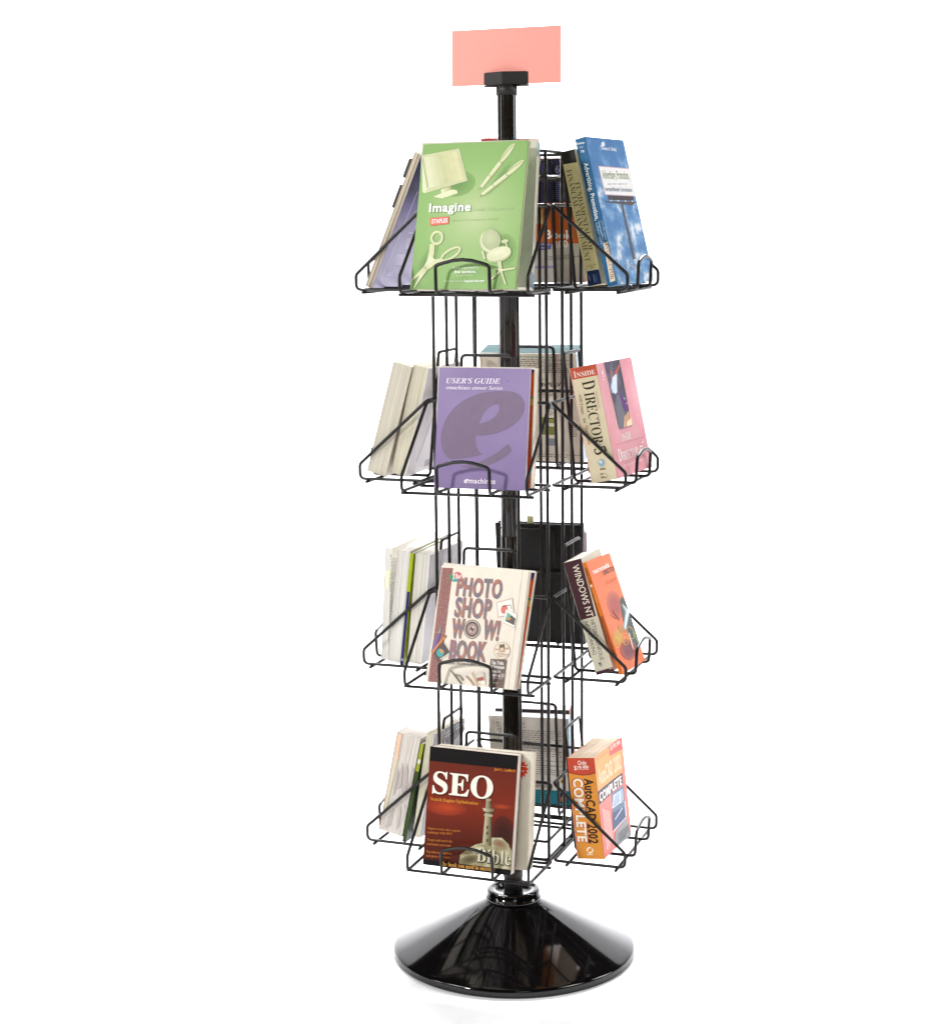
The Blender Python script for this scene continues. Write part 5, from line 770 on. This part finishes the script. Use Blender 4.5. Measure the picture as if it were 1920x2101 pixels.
   ["T",[253,240,230],26,"macromedia","S",180,1882,0.012,1042,85,1],
   ["T",[90,40,20],27,"DIRECTOR","S",722,1784,0.014,773,79,0.6],
   ["T",[201,96,46],28,"Lingo","I",720,1603,0.026,641,78,-0.3]]},
 "acad": {"spine": [["P",[221,144,56],0,[3,3,527,3,527,1917,3,1917]],
   ["P",[142,48,32],1,[4,1917,527,1917,527,1632,415,1596,264,1587,116,1607,4,1638]],
   ["P",[194,71,47],2,[3,1917,527,1917,523,1650,416,1614,266,1607,118,1624,3,1656]],
   ["P",[227,165,160],3,[3,1906,3,1659,16,3,3,3]],
   ["T",[251,241,230],4,"Only","S",200,1789,0.015,170,77,0.4],
   ["T",[251,241,230],5,"$19.99!","S",121,1693,0.018,281,77,0.4],
   ["T",[42,32,19],6,"AutoCAD 2002","S",296,1532,-1.592,1234,168,1.3],
   ["T",[181,69,44],7,"COMPLETE","S",65,1546,-1.596,1228,209,2.2],
   ["T",[246,236,217],8,"COMPLETE","S",79,1534,-1.597,1203,179,1.2],
   ["P",[247,234,208],9,[320,207,324,201,327,195,330,188,331,181,332,174,332,167,331,161,329,154,326,147,322,141,318,136,313,130,307,126,301,122,294,118,287,116,280,114,272,113,265,112,257,113,250,114,243,116,236,119,229,123,244,143,248,141,252,139,256,138,261,137,266,137,270,137,275,137,279,139,284,140,288,142,292,144,295,147,298,150,301,154,303,157,305,161,306,165,307,169,307,173,306,177,306,181,304,185,302,189,300,193]],
   ["P",[247,234,208],10,[208,146,205,152,203,158,202,164,202,170,202,176,203,182,204,188,206,193,209,199,212,204,216,209,221,214,226,218,231,221,237,224,243,227,249,229,256,230,262,231,269,231,275,231,282,230,288,228,294,226,284,204,280,205,276,206,272,207,268,207,264,207,260,207,256,206,252,205,248,203,245,201,241,199,238,197,236,194,233,191,231,188,229,185,228,181,227,178,227,174,227,171,227,167,228,164,229,160,230,157]],
   ["T",[247,234,208],11,"SYBEX","S",194,78,0.003,127,26,1]],
  "front": [["P",[233,128,118],0,[3,3,1532,3,1532,1917,3,1917]],
   ["P",[239,163,92],1,[3,1917,1532,1917,1392,1258,3,1290]],
   ["P",[59,45,51],2,[3,1281,1371,1270,1375,1055,11,1026]],
   ["P",[224,87,79],3,[847,1917,1532,1917,1495,1697,812,1735]],
   ["T",[251,230,220],4,"$19.99","S",904,1826,-0.023,505,80,1],
   ["T",[109,74,44],5,"Covers","S",118,1833,0.01,637,28,0],
   ["T",[246,217,180],6,"AutoCAD 2002","S",117,1374,-0.003,1243,270,1.2],
   ["T",[255,244,238],7,"COMPLETE","S",66,1066,0.003,1241,155,1.4],
   ["P",[107,127,156],8,[721,1032,1365,1023,1352,410,600,342]],
   ["P",[169,187,207],9,[767,992,1325,976,1313,750,790,780]],
   ["P",[69,89,127],10,[648,689,1301,621,1295,416,609,372]],
   ["P",[238,243,248],11,[718,762,865,963,1127,967,1120,767,689,775,710,759,1154,753,1158,967,831,977,681,773]],
   ["P",[238,243,248],12,[1082,750,1344,720,1336,423,1375,413,1381,715,1071,765]],
   ["P",[238,243,248],13,[786,519,1229,619,1198,634,756,534]],
   ["P",[156,156,158],14,[710,289,1351,386,1532,3,865,3,652,135]],
   ["P",[223,230,238],15,[615,333,1370,390,1340,409,586,351]],
   ["L",[111,112,116],16,843,196,1436,209,854,49,5,37,0],
   ["P",[251,208,200],17,[145,919,175,142,231,127,203,905]],
   ["P",[251,208,200],18,[245,877,275,165,332,150,303,863]],
   ["P",[251,208,200],19,[346,834,377,188,434,173,404,821]],
   ["P",[251,208,200],20,[447,792,479,211,537,197,505,778]]]},
 "dw": {"back": [["T",[29,26,22],0,"DREAMWEAVER","S",844,1557,0.017,898,78,0.9],
   ["T",[109,103,94],1,"CLICK","S",1152,1676,0.047,178,47,0],
   ["L",[61,122,102],2,789,2161,1608,2148,789,2161,1,16,0],
   ["L",[106,100,89],3,778,2103,1790,2097,762,1855,7,16,0],
   ["L",[138,132,120],4,1137,1433,1423,1426,1131,1339,3,14,0],
   ["P",[125,128,64],5,[1106,931,1418,916,1411,806,1099,822]],
   ["P",[30,28,24],6,[1290,922,1406,919,1405,900,1289,903]],
   ["P",[114,118,58],7,[1094,743,1418,736,1406,559,1083,571]],
   ["P",[127,134,140],8,[1225,493,1440,485,1431,337,1261,336]],
   ["P",[143,150,156],9,[1273,1261,1443,1258,1424,1089,1249,1120]],
   ["L",[95,89,78],10,1760,776,1876,768,1753,540,6,14,0],
   ["L",[106,100,89],11,1244,1049,1414,1049,1240,978,3,14,0],
   ["L",[106,100,89],12,1033,149,1882,141,1030,102,2,13,0]]},
 "binder": {"back": [["P",[52,48,44],0,[529,2272,956,2275,957,2288,530,2284]],
   ["P",[52,48,44],1,[516,1464,1337,1450,1338,1463,517,1477]],
   ["P",[48,44,40],2,[1218,2257,1199,1481,1215,1482,1235,2258]],
   ["P",[43,40,37],3,[1234,1466,1200,51,1212,51,1245,1467]],
   ["P",[52,48,44],4,[742,908,1137,895,1138,905,743,918]]]},
 "cej": {"back": [["T",[74,68,60],0,"Ce","B",163,1799,-0.0,81,49,0],
   ["T",[74,68,60],1,"es","B",676,1803,-0.009,65,46,0],
   ["T",[108,101,91],2,"TH","B",169,1741,-0.01,64,27,0],
   ["T",[108,101,91],3,"URAL","B",672,1730,-0.01,95,27,0],
   ["T",[141,134,124],4,"guide","S",161,1886,0.002,86,21,0],
   ["P",[165,56,46],5,[196,1596,242,1605,235,1551,189,1541]],
   ["P",[124,118,108],6,[237,1658,235,1649,230,1640,224,1632,216,1626,207,1622,198,1620,188,1621,180,1624,173,1630,168,1637,165,1646,164,1656,166,1665,171,1674,177,1682,185,1688,194,1692,203,1694,212,1693,221,1689,228,1684,233,1677,236,1668,237,1658,226,1658,226,1665,224,1671,220,1676,215,1680,209,1682,202,1683,196,1682,189,1679,184,1675,179,1669,176,1663,175,1656,175,1649,177,1643,181,1638,186,1634,192,1632,199,1631,205,1632,212,1635,217,1639,222,1645,225,1651,226,1658]],
   ["L",[125,118,107],7,679,1660,1484,1660,666,1429,6,15,0],
   ["L",[125,118,107],8,630,1342,1516,1323,605,925,9,16,5],
   ["L",[125,118,107],9,909,921,1471,913,899,729,5,16,2],
   ["P",[14,106,120],10,[3,379,1624,385,1624,72,3,66]],
   ["P",[20,38,47],11,[3,66,1624,72,1624,3,3,3]],
   ["L",[74,148,160],12,879,330,1327,334,867,107,7,12,8],
   ["P",[38,24,26],13,[1389,342,1537,342,1532,117,1380,113]],
   ["P",[154,94,76],14,[1516,202,1513,183,1507,164,1496,149,1483,138,1469,131,1454,131,1439,136,1427,146,1418,160,1412,178,1411,198,1414,217,1421,236,1431,251,1444,262,1459,268,1474,269,1488,264,1500,254,1509,240,1515,222]],
   ["P",[201,162,44],15,[1423,636,1530,636,1522,546,1427,555]],
   ["P",[39,35,30],16,[1495,594,1493,586,1490,579,1484,574,1478,569,1470,567,1462,567,1455,568,1448,572,1443,577,1440,584,1440,591,1441,599,1444,605,1450,611,1457,616,1464,618,1472,618,1479,617,1486,613,1491,608,1494,601]],
   ["L",[138,132,120],17,903,503,1257,502,900,438,3,20,1]]},
 "alpha": {"back": [["P",[184,179,168],0,[3,3,2097,3,2097,2357,3,2357]],
   ["P",[43,44,72],1,[3,1463,2097,1463,2097,2357,3,2357]],
   ["P",[180,87,28],2,[3,708,2097,755,2097,1558,3,1463]],
   ["P",[58,36,28],3,[3,1558,1302,1558,1302,2289,3,2289]],
   ["P",[169,170,114],4,[3,1133,1302,1133,1302,1510,3,1487]],
   ["L",[86,96,140],5,1605,1901,1777,1890,1592,1601,9,18,0],
   ["T",[143,148,180],6,"6","S",1598,2096,-0.057,82,134,0],
   ["T",[230,220,207],7,"Book","S",1343,853,-0.029,538,160,1.4],
   ["T",[230,220,207],8,"200","S",1502,676,0.019,286,130,1.4],
   ["P",[93,90,136],9,[1132,786,1466,760,1445,646,1124,617]],
   ["L",[185,182,208],10,1170,739,1424,722,1166,670,2,22,0],
   ["L",[123,118,108],11,1334,493,2018,535,1331,431,3,14,0],
   ["P",[143,135,168],12,[1109,324,1502,331,1500,284,1107,278]],
   ["L",[108,104,76],13,1182,1327,1516,1330,1178,1243,4,9,0],
   ["T",[140,58,44],14,"OK","S",1453,1164,0.043,56,30,1]]},
 "leftcat": {"back": [["P","@lav",0,[3,3,2063,3,2063,2609,3,2609]],
   ["L",[207,203,230],1,831,1088,1074,1094,836,1083,1,22,0],
   ["L",[207,203,230],2,831,972,1193,976,989,784,8,19,0],
   ["L",[207,203,230],3,683,658,1349,653,710,464,10,18,4],
   ["L",[207,203,230],4,525,322,853,317,561,243,4,19,0],
   ["L",[207,203,230],5,738,1510,854,1518,763,1403,5,21,0],
   ["P",[196,191,224],6,[476,1919,291,138,321,133,506,1915]]]},
 "lt2b": {"back": [["P",[230,227,230],0,[3,3,1803,3,1803,2082,3,2082]],
   ["L",[154,148,160],1,928,189,1401,192,933,83,5,26,0],
   ["P",[200,196,204],2,[771,1088,397,261,459,246,835,1074]]]},
 "lt3a": {"side": [["P",[43,41,38],0,[120,2048,130,2063,130,2011,118,1994]],
   ["T",[222,217,204],1,"Index","S",137,2007,0.117,93,26,1],
   ["L",[156,154,148],2,127,1977,252,1990,120,1823,6,16,0],
   ["L",[143,141,134],3,132,1763,233,1775,130,1579,6,16,3],
   ["L",[143,141,134],4,134,1497,207,1506,128,1332,6,20,5],
   ["L",[125,123,116],5,136,1240,205,1249,134,962,8,25,6],
   ["L",[143,141,134],6,133,879,172,884,128,361,14,16,7],
   ["P",[228,226,196],7,[28,1751,125,1762,108,1391,32,1382]]]},
 "lt4a": {"side": [["P",[227,191,162],0,[26,1974,110,1991,122,1462,49,1440]],
   ["P",[207,196,166],1,[49,1440,122,1462,76,410,27,424]],
   ["P",[179,172,165],2,[306,1466,369,1301,412,989,350,793,301,925,304,1222]],
   ["P",[179,172,165],3,[448,1428,492,1369,492,999,448,882,434,1188]],
   ["P",[179,172,165],4,[217,1446,263,1357,287,995,219,871,203,1191]],
   ["P",[179,172,165],5,[153,1324,188,1187,186,801,151,746,143,1099]],
   ["P",[179,172,165],6,[203,479,236,549,234,161,112,70,148,283]],
   ["P",[179,172,165],7,[338,581,378,534,400,184,355,95,323,338]],
   ["P",[179,172,165],8,[446,659,492,570,492,249,492,214,455,454]]]},
 "lt4b": {"back": [["P",[228,227,230],0,[3,3,1659,3,1659,2064,3,2064]],
   ["L",[155,155,164],1,642,1827,1626,1895,771,1681,6,34,3],
   ["P",[79,154,160],2,[622,1906,1644,1976,1620,1991,599,1921]],
   ["P",[125,125,134],3,[1074,2064,1154,1862,1180,1856,1099,2064]],
   ["P",[125,125,134],4,[1569,1907,1659,1493,1659,1487,1595,1901]],
   ["L",[165,165,173],5,579,2102,1528,2154,605,1980,4,26,0]]},
 "green_b": {"side": [["P",[131,150,164],0,[3,2306,112,2437,112,2617,3,2617]],
   ["P",[127,149,168],1,[3,3,112,3,112,288,3,262]]]},
 "green_c": {"side": [["P",[131,150,164],0,[3,2358,92,2411,92,2617,3,2617]],
   ["P",[127,149,168],1,[3,3,92,3,92,262,3,288]]]},
 "lt3s": {"side": [["P",[44,36,102],0,[3,3,59,3,59,2182,3,2182]],
   ["P",[159,174,20],1,[3,1442,59,1442,59,2182,3,2182]],
   ["P",[201,198,220],2,[19,87,43,87,43,131,19,131]]]},
 "lt4s": {"side": [["P",[49,69,28],0,[3,3,69,3,69,1999,3,1999]],
   ["P",[152,160,44],1,[3,1442,69,1442,69,1999,3,1999]],
   ["P",[216,216,200],2,[7,1602,65,1602,65,1682,7,1682]]]}}
def build_print(name, ops, place, cuts, warp, parent):
    bm = bmesh.new(); mats = []; idx = {}
    def mi(key):
        k = str(key)
        if k not in idx: idx[k] = len(mats); mats.append(pm(key))
        return idx[k]
    def put(pts2, layer, faces, mk):
        vs = [bm.verts.new(place(u, v, .00022+layer*.000028)) for u, v in pts2]
        for f in faces:
            try: ff = bm.faces.new([vs[i] for i in f]); ff.material_index = mk
            except ValueError: pass
    for op in ops:
        mk = mi(op[1]); lay = op[2]
        if op[0] == 'P':
            q = [(op[3][i]*1e-4, op[3][i+1]*1e-4) for i in range(0, len(op[3]), 2)]
            if len(q) <= 3: put(q, lay, [range(len(q))], mk)
            else: put(q, lay, geometry.tessellate_polygon([[Vector((a, b, 0)) for a, b in q]]), mk)
        elif op[0] == 'T':
            _, _, _, t, font, x, y, ang, ln, hh, bold = op
            V, T = text_tris(t, font, bold)
            if not V: continue
            x0 = min(p[0] for p in V); x1 = max(p[0] for p in V); sx = ln*1e-4/(x1-x0); sy = hh*1e-4/cap_height(font)
            ca, sa = math.cos(ang), math.sin(ang)
            put([(x*1e-4+(p[0]-x0)*sx*ca-p[1]*sy*sa, y*1e-4+(p[0]-x0)*sx*sa+p[1]*sy*ca) for p in V], lay, T, mk)
        else:
            ax, ay, bx, by, cx, cy, n, hh, seed = [z*(1 if i in (6, 8) else 1e-4) for i, z in enumerate(op[3:])]
            rg = random.Random(seed*31+int(n)); L = math.hypot(bx-ax, by-ay)
            for j in range(int(n)):
                f = j/max(n-1, 1); ox, oy = (cx-ax)*f, (cy-ay)*f; e = 1 if rg.random() > .25 else .55+.4*rg.random(); x = 0
                while x < e:
                    l = min(.03+.10*rg.random(), e-x); p = (ax+ox+(bx-ax)*x, ay+oy+(by-ay)*x); r = (ax+ox+(bx-ax)*(x+l), ay+oy+(by-ay)*(x+l))
                    nx, ny = -(by-ay)/L*hh, (bx-ax)/L*hh
                    put([p, r, (r[0]+nx, r[1]+ny), (p[0]+nx, p[1]+ny)], lay, [(0, 1, 2, 3)], mk); x += l+.022
    if warp:
        for c in cuts:
            bmesh.ops.bisect_plane(bm, geom=bm.verts[:]+bm.edges[:]+bm.faces[:], plane_co=(c, 0, 0), plane_no=(1, 0, 0))
        for v in bm.verts: v.co.y += warp(v.co.x)
    return mesh_obj(name, bm, mats, parent)

# ------------------------------------------------------------------ the books
def book_matrix(k, i, t0, nb, yaw, lean, roll, w, h, th, off):
    z0, a = TIER[i]
    n = Vector((-math.sin(a), -math.cos(a), 0)); r = Vector((math.cos(a), -math.sin(a), 0))
    R = Matrix.Rotation((0, PI/2, PI, -PI/2)[k], 3, 'Z'); n = R @ n; r = R @ r
    X = Vector((math.cos(yaw), math.sin(yaw), 0)); Y = Vector((-math.sin(yaw), math.cos(yaw), 0)); Z = Vector((0, 0, 1))
    Y, Z = math.cos(lean)*Y+math.sin(lean)*Z, -math.sin(lean)*Y+math.cos(lean)*Z
    X, Z = math.cos(roll)*X-math.sin(roll)*Z, math.sin(roll)*X+math.cos(roll)*Z
    zmin = min((sx*w/2*X-d*Y)[2] for sx in (-1, 1) for d in (0, th))
    o = Vector((t0, nb, z0+.0037-zmin))-off*Y
    W3 = lambda q: q[0]*r+q[1]*n+Vector((0, 0, q[2]))
    X, Y, Z, o = W3(X), -W3(Y), W3(Z), W3(o)
    M = Matrix.Identity(4)
    for q in range(3): M[q][0], M[q][1], M[q][2] = X[q], Y[q], Z[q]
    M.translation = o
    return M
def book(key, name, label, place, front, back, spine, pages, hard=False, flare=0., spine_side=-1, off=0., round_spine=False, rough=None, group=None, cat='book'):
    k, i, t0, nb, yaw, lean, roll, w, h, th = place
    root = tag(empty(name, book_matrix(k, i, t0, nb, yaw, lean, roll, w, h, th, off)), label, cat, group or 'books and catalogues standing in the rack baskets')
    ct = .0022 if hard else (.0009 if th > .012 else .0005); inset = .004 if hard else .0004
    rg = random.Random(key)
    warp = (lambda x: -flare*max(0, (x/w+.5))**3) if flare else None
    nx = 12 if flare else 1; cuts = [-w/2+w*q/12 for q in range(1, 12)]
    tm = paper('f2efe8')
    mats = [pm(c) if isinstance(c, str) else c for c in (front, back, spine)]
    bm = bmesh.new(); box(bm, -w/2, w/2, 0, ct, 0, h, nx)
    if warp:
        for v in bm.verts: v.co.y += warp(v.co.x)
    fc = mesh_obj('front_cover', bm, mats[0], root)
    bm = bmesh.new(); box(bm, -w/2, w/2, th-ct, th, 0, h); bc = mesh_obj('back_cover', bm, mats[1], root)
    e = .0001; s_ = spine_side
    bm = bmesh.new()
    if round_spine:
        P = []
        for q in range(9):
            a = PI*q/8; P.append((s_*(w/2-ct+ct+.006*math.sin(a)), ct+e+(th-2*ct-2*e)*(1-math.cos(a))/2))
        P += [(s_*(w/2-ct), th-ct-e), (s_*(w/2-ct), ct+e)]
        prism(bm, P, .0002, h-.0002)
    else: box(bm, *sorted((s_*w/2, s_*(w/2-ct))), ct+e, th-ct-e, .0001, h-.0001)
    sp = mesh_obj('spine', bm, mats[2], root)
    # page block: thin signatures, each cut a hair unevenly
    bm = bmesh.new(); y0, y1 = ct+e, th-ct-e; ns = max(3, min(26, int((y1-y0)/.0016))); free = -s_
    for q in range(ns):
        a, b = y0+(y1-y0)*q/ns, y0+(y1-y0)*(q+1)/ns-.00006
        fx = w/2-inset-rg.random()*.0008-.0004*abs(q/ns-.5)
        bx = w/2-ct-e
        x0, x1 = (-bx, fx) if s_ < 0 else (-fx, bx)
        box(bm, x0, x1, a, b, inset+rg.random()*.0003, h-inset-rg.random()*.0005)
    mesh_obj('page_block', bm, pages_mat(pages), root)
    fs = {'front': (fc, 'front_print', lambda u, v, d: (-w/2+u, -d, v)),
          'back': (bc, 'back_print', lambda u, v, d: (w/2-u, th+d, v)),
          'spine': (sp, 'spine_print', lambda u, v, d: (-w/2-d, th-u, v)),
          'side': (sp if s_ > 0 else None, 'edge_print', lambda u, v, d: (w/2+d, u, v))}
    for fk, ops in PRINT.get(key, {}).items():
        par, nm, pl = fs[fk]
        for part in ([[q] for q in ops] if fk == 'side' and len(ops) == 2 and s_ < 0 else [ops]):
            build_print(nm, part, pl, cuts, warp if fk == 'front' else None, par or root)
    return root
book('green', 'catalogue', 'green office supply catalogue with a cream monitor, pens, scissors and chair on its cover',
     [0, 0, -0.0058, 0.2407, 0.1127, 0.2418, -0.0043, 0.2038, 0.2594, 0.0058], '8eb467', '8eb467', '7fa058', 'c9c4a8', flare=.003, cat='catalogue')
book('green_b', 'catalogue', 'thick cream catalogue directly behind the green catalogue',
     [0, 0, 0.0029, 0.2139, -0.0757, 0.2464, -0.0023, 0.2099, 0.262, 0.0115], 'd9d4c6', 'd9d4c6', 'cfcabb', 'f2eddf', cat='catalogue')
book('green_c', 'catalogue', 'cream catalogue standing last behind the green catalogue, against the wire core',
     [0, 0, 0.0029, 0.2139, -0.0757, 0.2464, -0.0023, 0.2099, 0.262, 0.0095], 'd9d4c6', 'd9d4c6', 'cfcabb', 'f2eddf', cat='catalogue', off=0.0118)
book('lefta', 'catalogue', 'thin tan catalogue with two black index tabs, outermost in the top left basket',
     [3, 0, 0.0097, 0.2406, -0.008, 0.3988, -0.0, 0.2066, 0.2612, 0.0077], 'b9ae9c', 'a89c88', '8e8474', 'c4b8a4', cat='catalogue')
book('leftcat', 'catalogue', 'leaning catalogue with a navy and lavender back cover in the top left basket',
     [3, 0, 0.0097, 0.2406, -0.008, 0.3988, -0.0, 0.2066, 0.2612, 0.0059], 'b9ae9c', '@lav', '8e8474', 'b9ad9b', cat='catalogue', off=0.008)
book('adv', 'hardback_book', 'blue hardcover with clouds and a billboard on its cover in the top right basket',
     [1, 0, 0.0186, 0.2388, 0.1224, 0.2353, -0.0, 0.1859, 0.2669, 0.0194], '@sky', '4d85b8', '1d6190', 'cfc8b6', hard=True)
book('fund', 'hardback_book', 'khaki spined hardcover with black and navy bands beside the blue cloud book',
     [1, 0, 0.0197, 0.1984, -0.0056, 0.2081, -0.0, 0.1866, 0.2427, 0.0262], 'b9ad78', 'b9ad78', 'c3b884', 'cfc8b6', hard=True)
book('red', 'hardback_book', 'small red hardcover poking up behind the green catalogue',
     [2, 0, 0.058, 0.215, 0, 0.14, -0.035, 0.11, 0.2745, 0.02], '8e241c', '8e241c', '8e241c', 'd8cdb0', hard=True)
book('alpha', 'paperback_book', 'orange and navy paperback seen from behind through the top tier wires',
     [2, 0, 0.0, 0.172, 0, 0.14, 0, 0.21, 0.236, 0.018], 'b8b3a8', 'b8b3a8', 'b4571c', 'b9a994')
book('purple', 'manual', 'purple manual with a huge letter e on its cover',
     [0, 1, 0.0176, 0.2261, 0.0001, 0.1708, -0.0, 0.1712, 0.2142, 0.0057], '@lilac', '8d78a8', '806a9c', 'e4ddd0', flare=.002, cat='manual')
book('purple2', 'paperback_book', 'cream paperback with an orange edged cover directly behind the purple manual',
     [0, 1, 0.0178, 0.2085, 0.0003, 0.1217, -0.0, 0.1805, 0.2121, 0.0246], 'e5decf', 'e5decf', 'e5decf', 'efe8d6')
book('pink', 'paperback_book', 'thick pink paperback with a cream spine and red band in the second right basket',
     [1, 1, -0.021, 0.247, 0.0741, 0.2043, 0.0069, 0.1849, 0.2092, 0.0509], '@pink', 'e0939d', 'd8cbab', 'cfc8b8', flare=.003)
book('photo', 'paperback_book', 'cream paperback with big multicoloured capital letters and a maroon strip along its left edge',
     [0, 2, 0.0041, 0.2477, 0.0594, 0.3656, -0.0, 0.1719, 0.214, 0.011], 'eadfce', 'e6dccb', '8a5046', 'e9e3d6', flare=.004)
book('photo2', 'paperback_book', 'cream paperback with an orange edged cover directly behind the multicoloured letter book',
     [0, 2, 0.002, 0.2342, 0.0595, 0.3658, 0.0234, 0.1802, 0.213, 0.0094], 'e5decf', 'e5decf', 'e5decf', 'e2dac6')
book('orange', 'paperback_book', 'thin orange paperback outermost in the third right basket',
     [1, 2, -0.0371, 0.2513, -0.0025, 0.3462, 0.0562, 0.1521, 0.2135, 0.0067], 'f07a42', 'e07a32', 'd9701c', 'efece6')
book('winnt', 'paperback_book', 'thick paperback with a maroon and cream spine behind the thin orange paperback',
     [1, 2, -0.0383, 0.2304, -0.0024, 0.2982, 0.0134, 0.1248, 0.2146, 0.035], 'cfc9b4', 'cfc9b4', 'cfc9b4', 'efece6')
book('seo', 'paperback_book', 'red brown paperback with a lighthouse and black bands on its cover',
     [0, 3, -0.0059, 0.2453, -0.0442, 0.158, 0.0283, 0.1675, 0.2173, 0.0278], '6e2c1e', '6e2c1e', '4a1d14', 'e6dfd2')
book('seo2', 'paperback_book', 'cream paperback with a red star burst behind the lighthouse book',
     [0, 3, 0.0068, 0.2044, -0.0001, 0.1224, -0.0, 0.1871, 0.214, 0.0229], 'e4dcc8', 'd8d0bb', 'cfc7b0', 'e8e1ce')
book('acad', 'paperback_book', 'fat orange spined paperback with white lettering alone in the bottom right basket',
     [1, 3, -0.0364, 0.2196, 0.0382, 0.1054, 0.0103, 0.1535, 0.192, 0.053], 'e98076', 'd98a3a', 'dd9038', 'c6b39c', flare=.004)
book('lt2a', 'paperback_book', 'fat paperback with cream page edges, outermost in the second left basket',
     [3, 1, 0.0184, 0.2478, -0.0432, 0.2696, -0.0, 0.1894, 0.2131, 0.0375], 'c9bfae', 'c9bfae', 'b8ae9c', 'cfc8b6')
book('lt2b', 'paperback_book', 'cream paperback with a white back cover behind the fat one in the second left basket',
     [3, 1, 0.016, 0.1991, -0.0128, 0.2363, -0.0, 0.1806, 0.2085, 0.0301], 'd4ccba', 'e6e3e6', 'c8c0ae', 'cdc6b0')
book('lt3a', 'paperback_book', 'thin white book with printed page edges, outermost in the third left basket',
     [3, 2, -0.0027, 0.2295, 0.0155, 0.0651, 0.0098, 0.19, 0.2177, 0.0133], 'e4e2d8', 'e4e2d8', 'e4e2d8', 'dfdcd4')
book('lt3b', 'paperback_book', 'white paged paperback between the printed edge book and the lime and navy booklet',
     [3, 2, 0.0171, 0.2068, 0.0242, 0.1231, 0.0177, 0.1904, 0.2185, 0.0255], 'dcd8d0', 'dcd8d0', 'dcd8d0', 'd9d5cd')
book('lt3s', 'booklet', 'thin booklet with a lime and navy spine in the third left basket',
     [3, 2, 0.0171, 0.2068, 0.0242, 0.1231, 0.0177, 0.1904, 0.2185, 0.0062], '9fae14', '9fae14', '2c2466', 'd8d4cc', spine_side=1, cat='booklet', off=0.0258)
book('lt3c', 'paperback_book', 'thick white paged paperback behind the lime and navy booklet',
     [3, 2, 0.0235, 0.1683, 0.0101, 0.0985, -0.0, 0.1788, 0.212, 0.0282], 'dcd8d4', 'f0eff4', 'd6d2ca', 'd6d1c6')
book('lt4a', 'paperback_book', 'fat grey smudged paperback with a peach edge, outermost in the bottom left basket',
     [3, 3, 0.0169, 0.2319, 0.0353, 0.1958, -0.0386, 0.1891, 0.2002, 0.0495], 'e3c4aa', 'd9d5ce', 'd0c8b8', 'd2cbc2')
book('lt4s', 'booklet', 'thin booklet with a green spine in the bottom left basket',
     [3, 3, 0.0169, 0.2319, 0.0353, 0.1958, -0.0386, 0.1891, 0.2002, 0.0072], '31451c', '31451c', '31451c', 'd8d4cc', spine_side=1, cat='booklet', off=0.0498)
book('lt4b', 'paperback_book', 'paperback with a table on its back cover, innermost in the bottom left basket',
     [3, 3, 0.0297, 0.1629, 0.0222, 0.1399, -0.0512, 0.1662, 0.2067, 0.0147], 'd8d4c6', 'efeef2', 'd0cbb8', 'cbc6ae')
book('dw', 'paperback_book', 'fat book with a teal top edge and grey back cover, second rear basket',
     [2, 1, 0.0066, 0.2328, -0.0243, 0.256, -0.0, 0.1946, 0.2236, 0.0543], '8fb4c8', 'cdc4b2', 'b4cfe0', '1f5658')
book('binder', 'ring_binder', 'black leatherette binder with a yellow note standing in the third rear basket',
     [2, 2, -0.0192, 0.1535, 0.0059, 0.0477, 0.0125, 0.1767, 0.239, 0.0202], LEATHER, LEATHER, LEATHER, '3a3835', hard=True, cat='binder')
book('maroon', 'paperback_book', 'maroon book mostly hidden behind the black binder',
     [2, 2, -0.014, 0.185, 0, 0.1, 0, 0.178, 0.222, 0.018], '5a2334', '5a2334', '5a2334', 'e6e2e0')
book('cej', 'paperback_book', 'grey book with a teal band across its back cover in the bottom rear basket',
     [2, 3, 0.0178, 0.1854, -0.1251, 0.1477, 0.0048, 0.1627, 0.1965, 0.021], 'b5aca0', 'd0cac0', '3f8fb0', 'dedae2')
book('cej2', 'paperback_book', 'white topped book with a dark edge behind the teal banded book',
     [2, 3, 0.012, 0.226, -0.06, 0.147, 0.04, 0.155, 0.2, 0.024], '3c3a3a', '2c2a2a', '8a4434', 'c6c0c0')


# index tabs, sticky note
note_root = bpy.data.objects.get('ring_binder')
bm = bmesh.new(); box(bm, .012, .026, .0096, .0100, .222, .252, 1)
mesh_obj('sticky_note', bm, paper('d9dba2'), note_root)
cat_root = [o for o in bpy.data.objects if o.name.startswith('catalogue') and 'two black index tabs' in o.get('label', '')][0]
for z0, z1, d in ((.210, .247, .0062), (.152, .197, .0056)):
    bm = bmesh.new(); box(bm, .2066/2-.014, .2066/2-.0004, -d, -.0002, z0, z1)
    bmesh.ops.bevel(bm, geom=bm.edges[:], offset=.0012, segments=2, affect='EDGES')
    mesh_obj('index_tab', bm, CAP, cat_root)
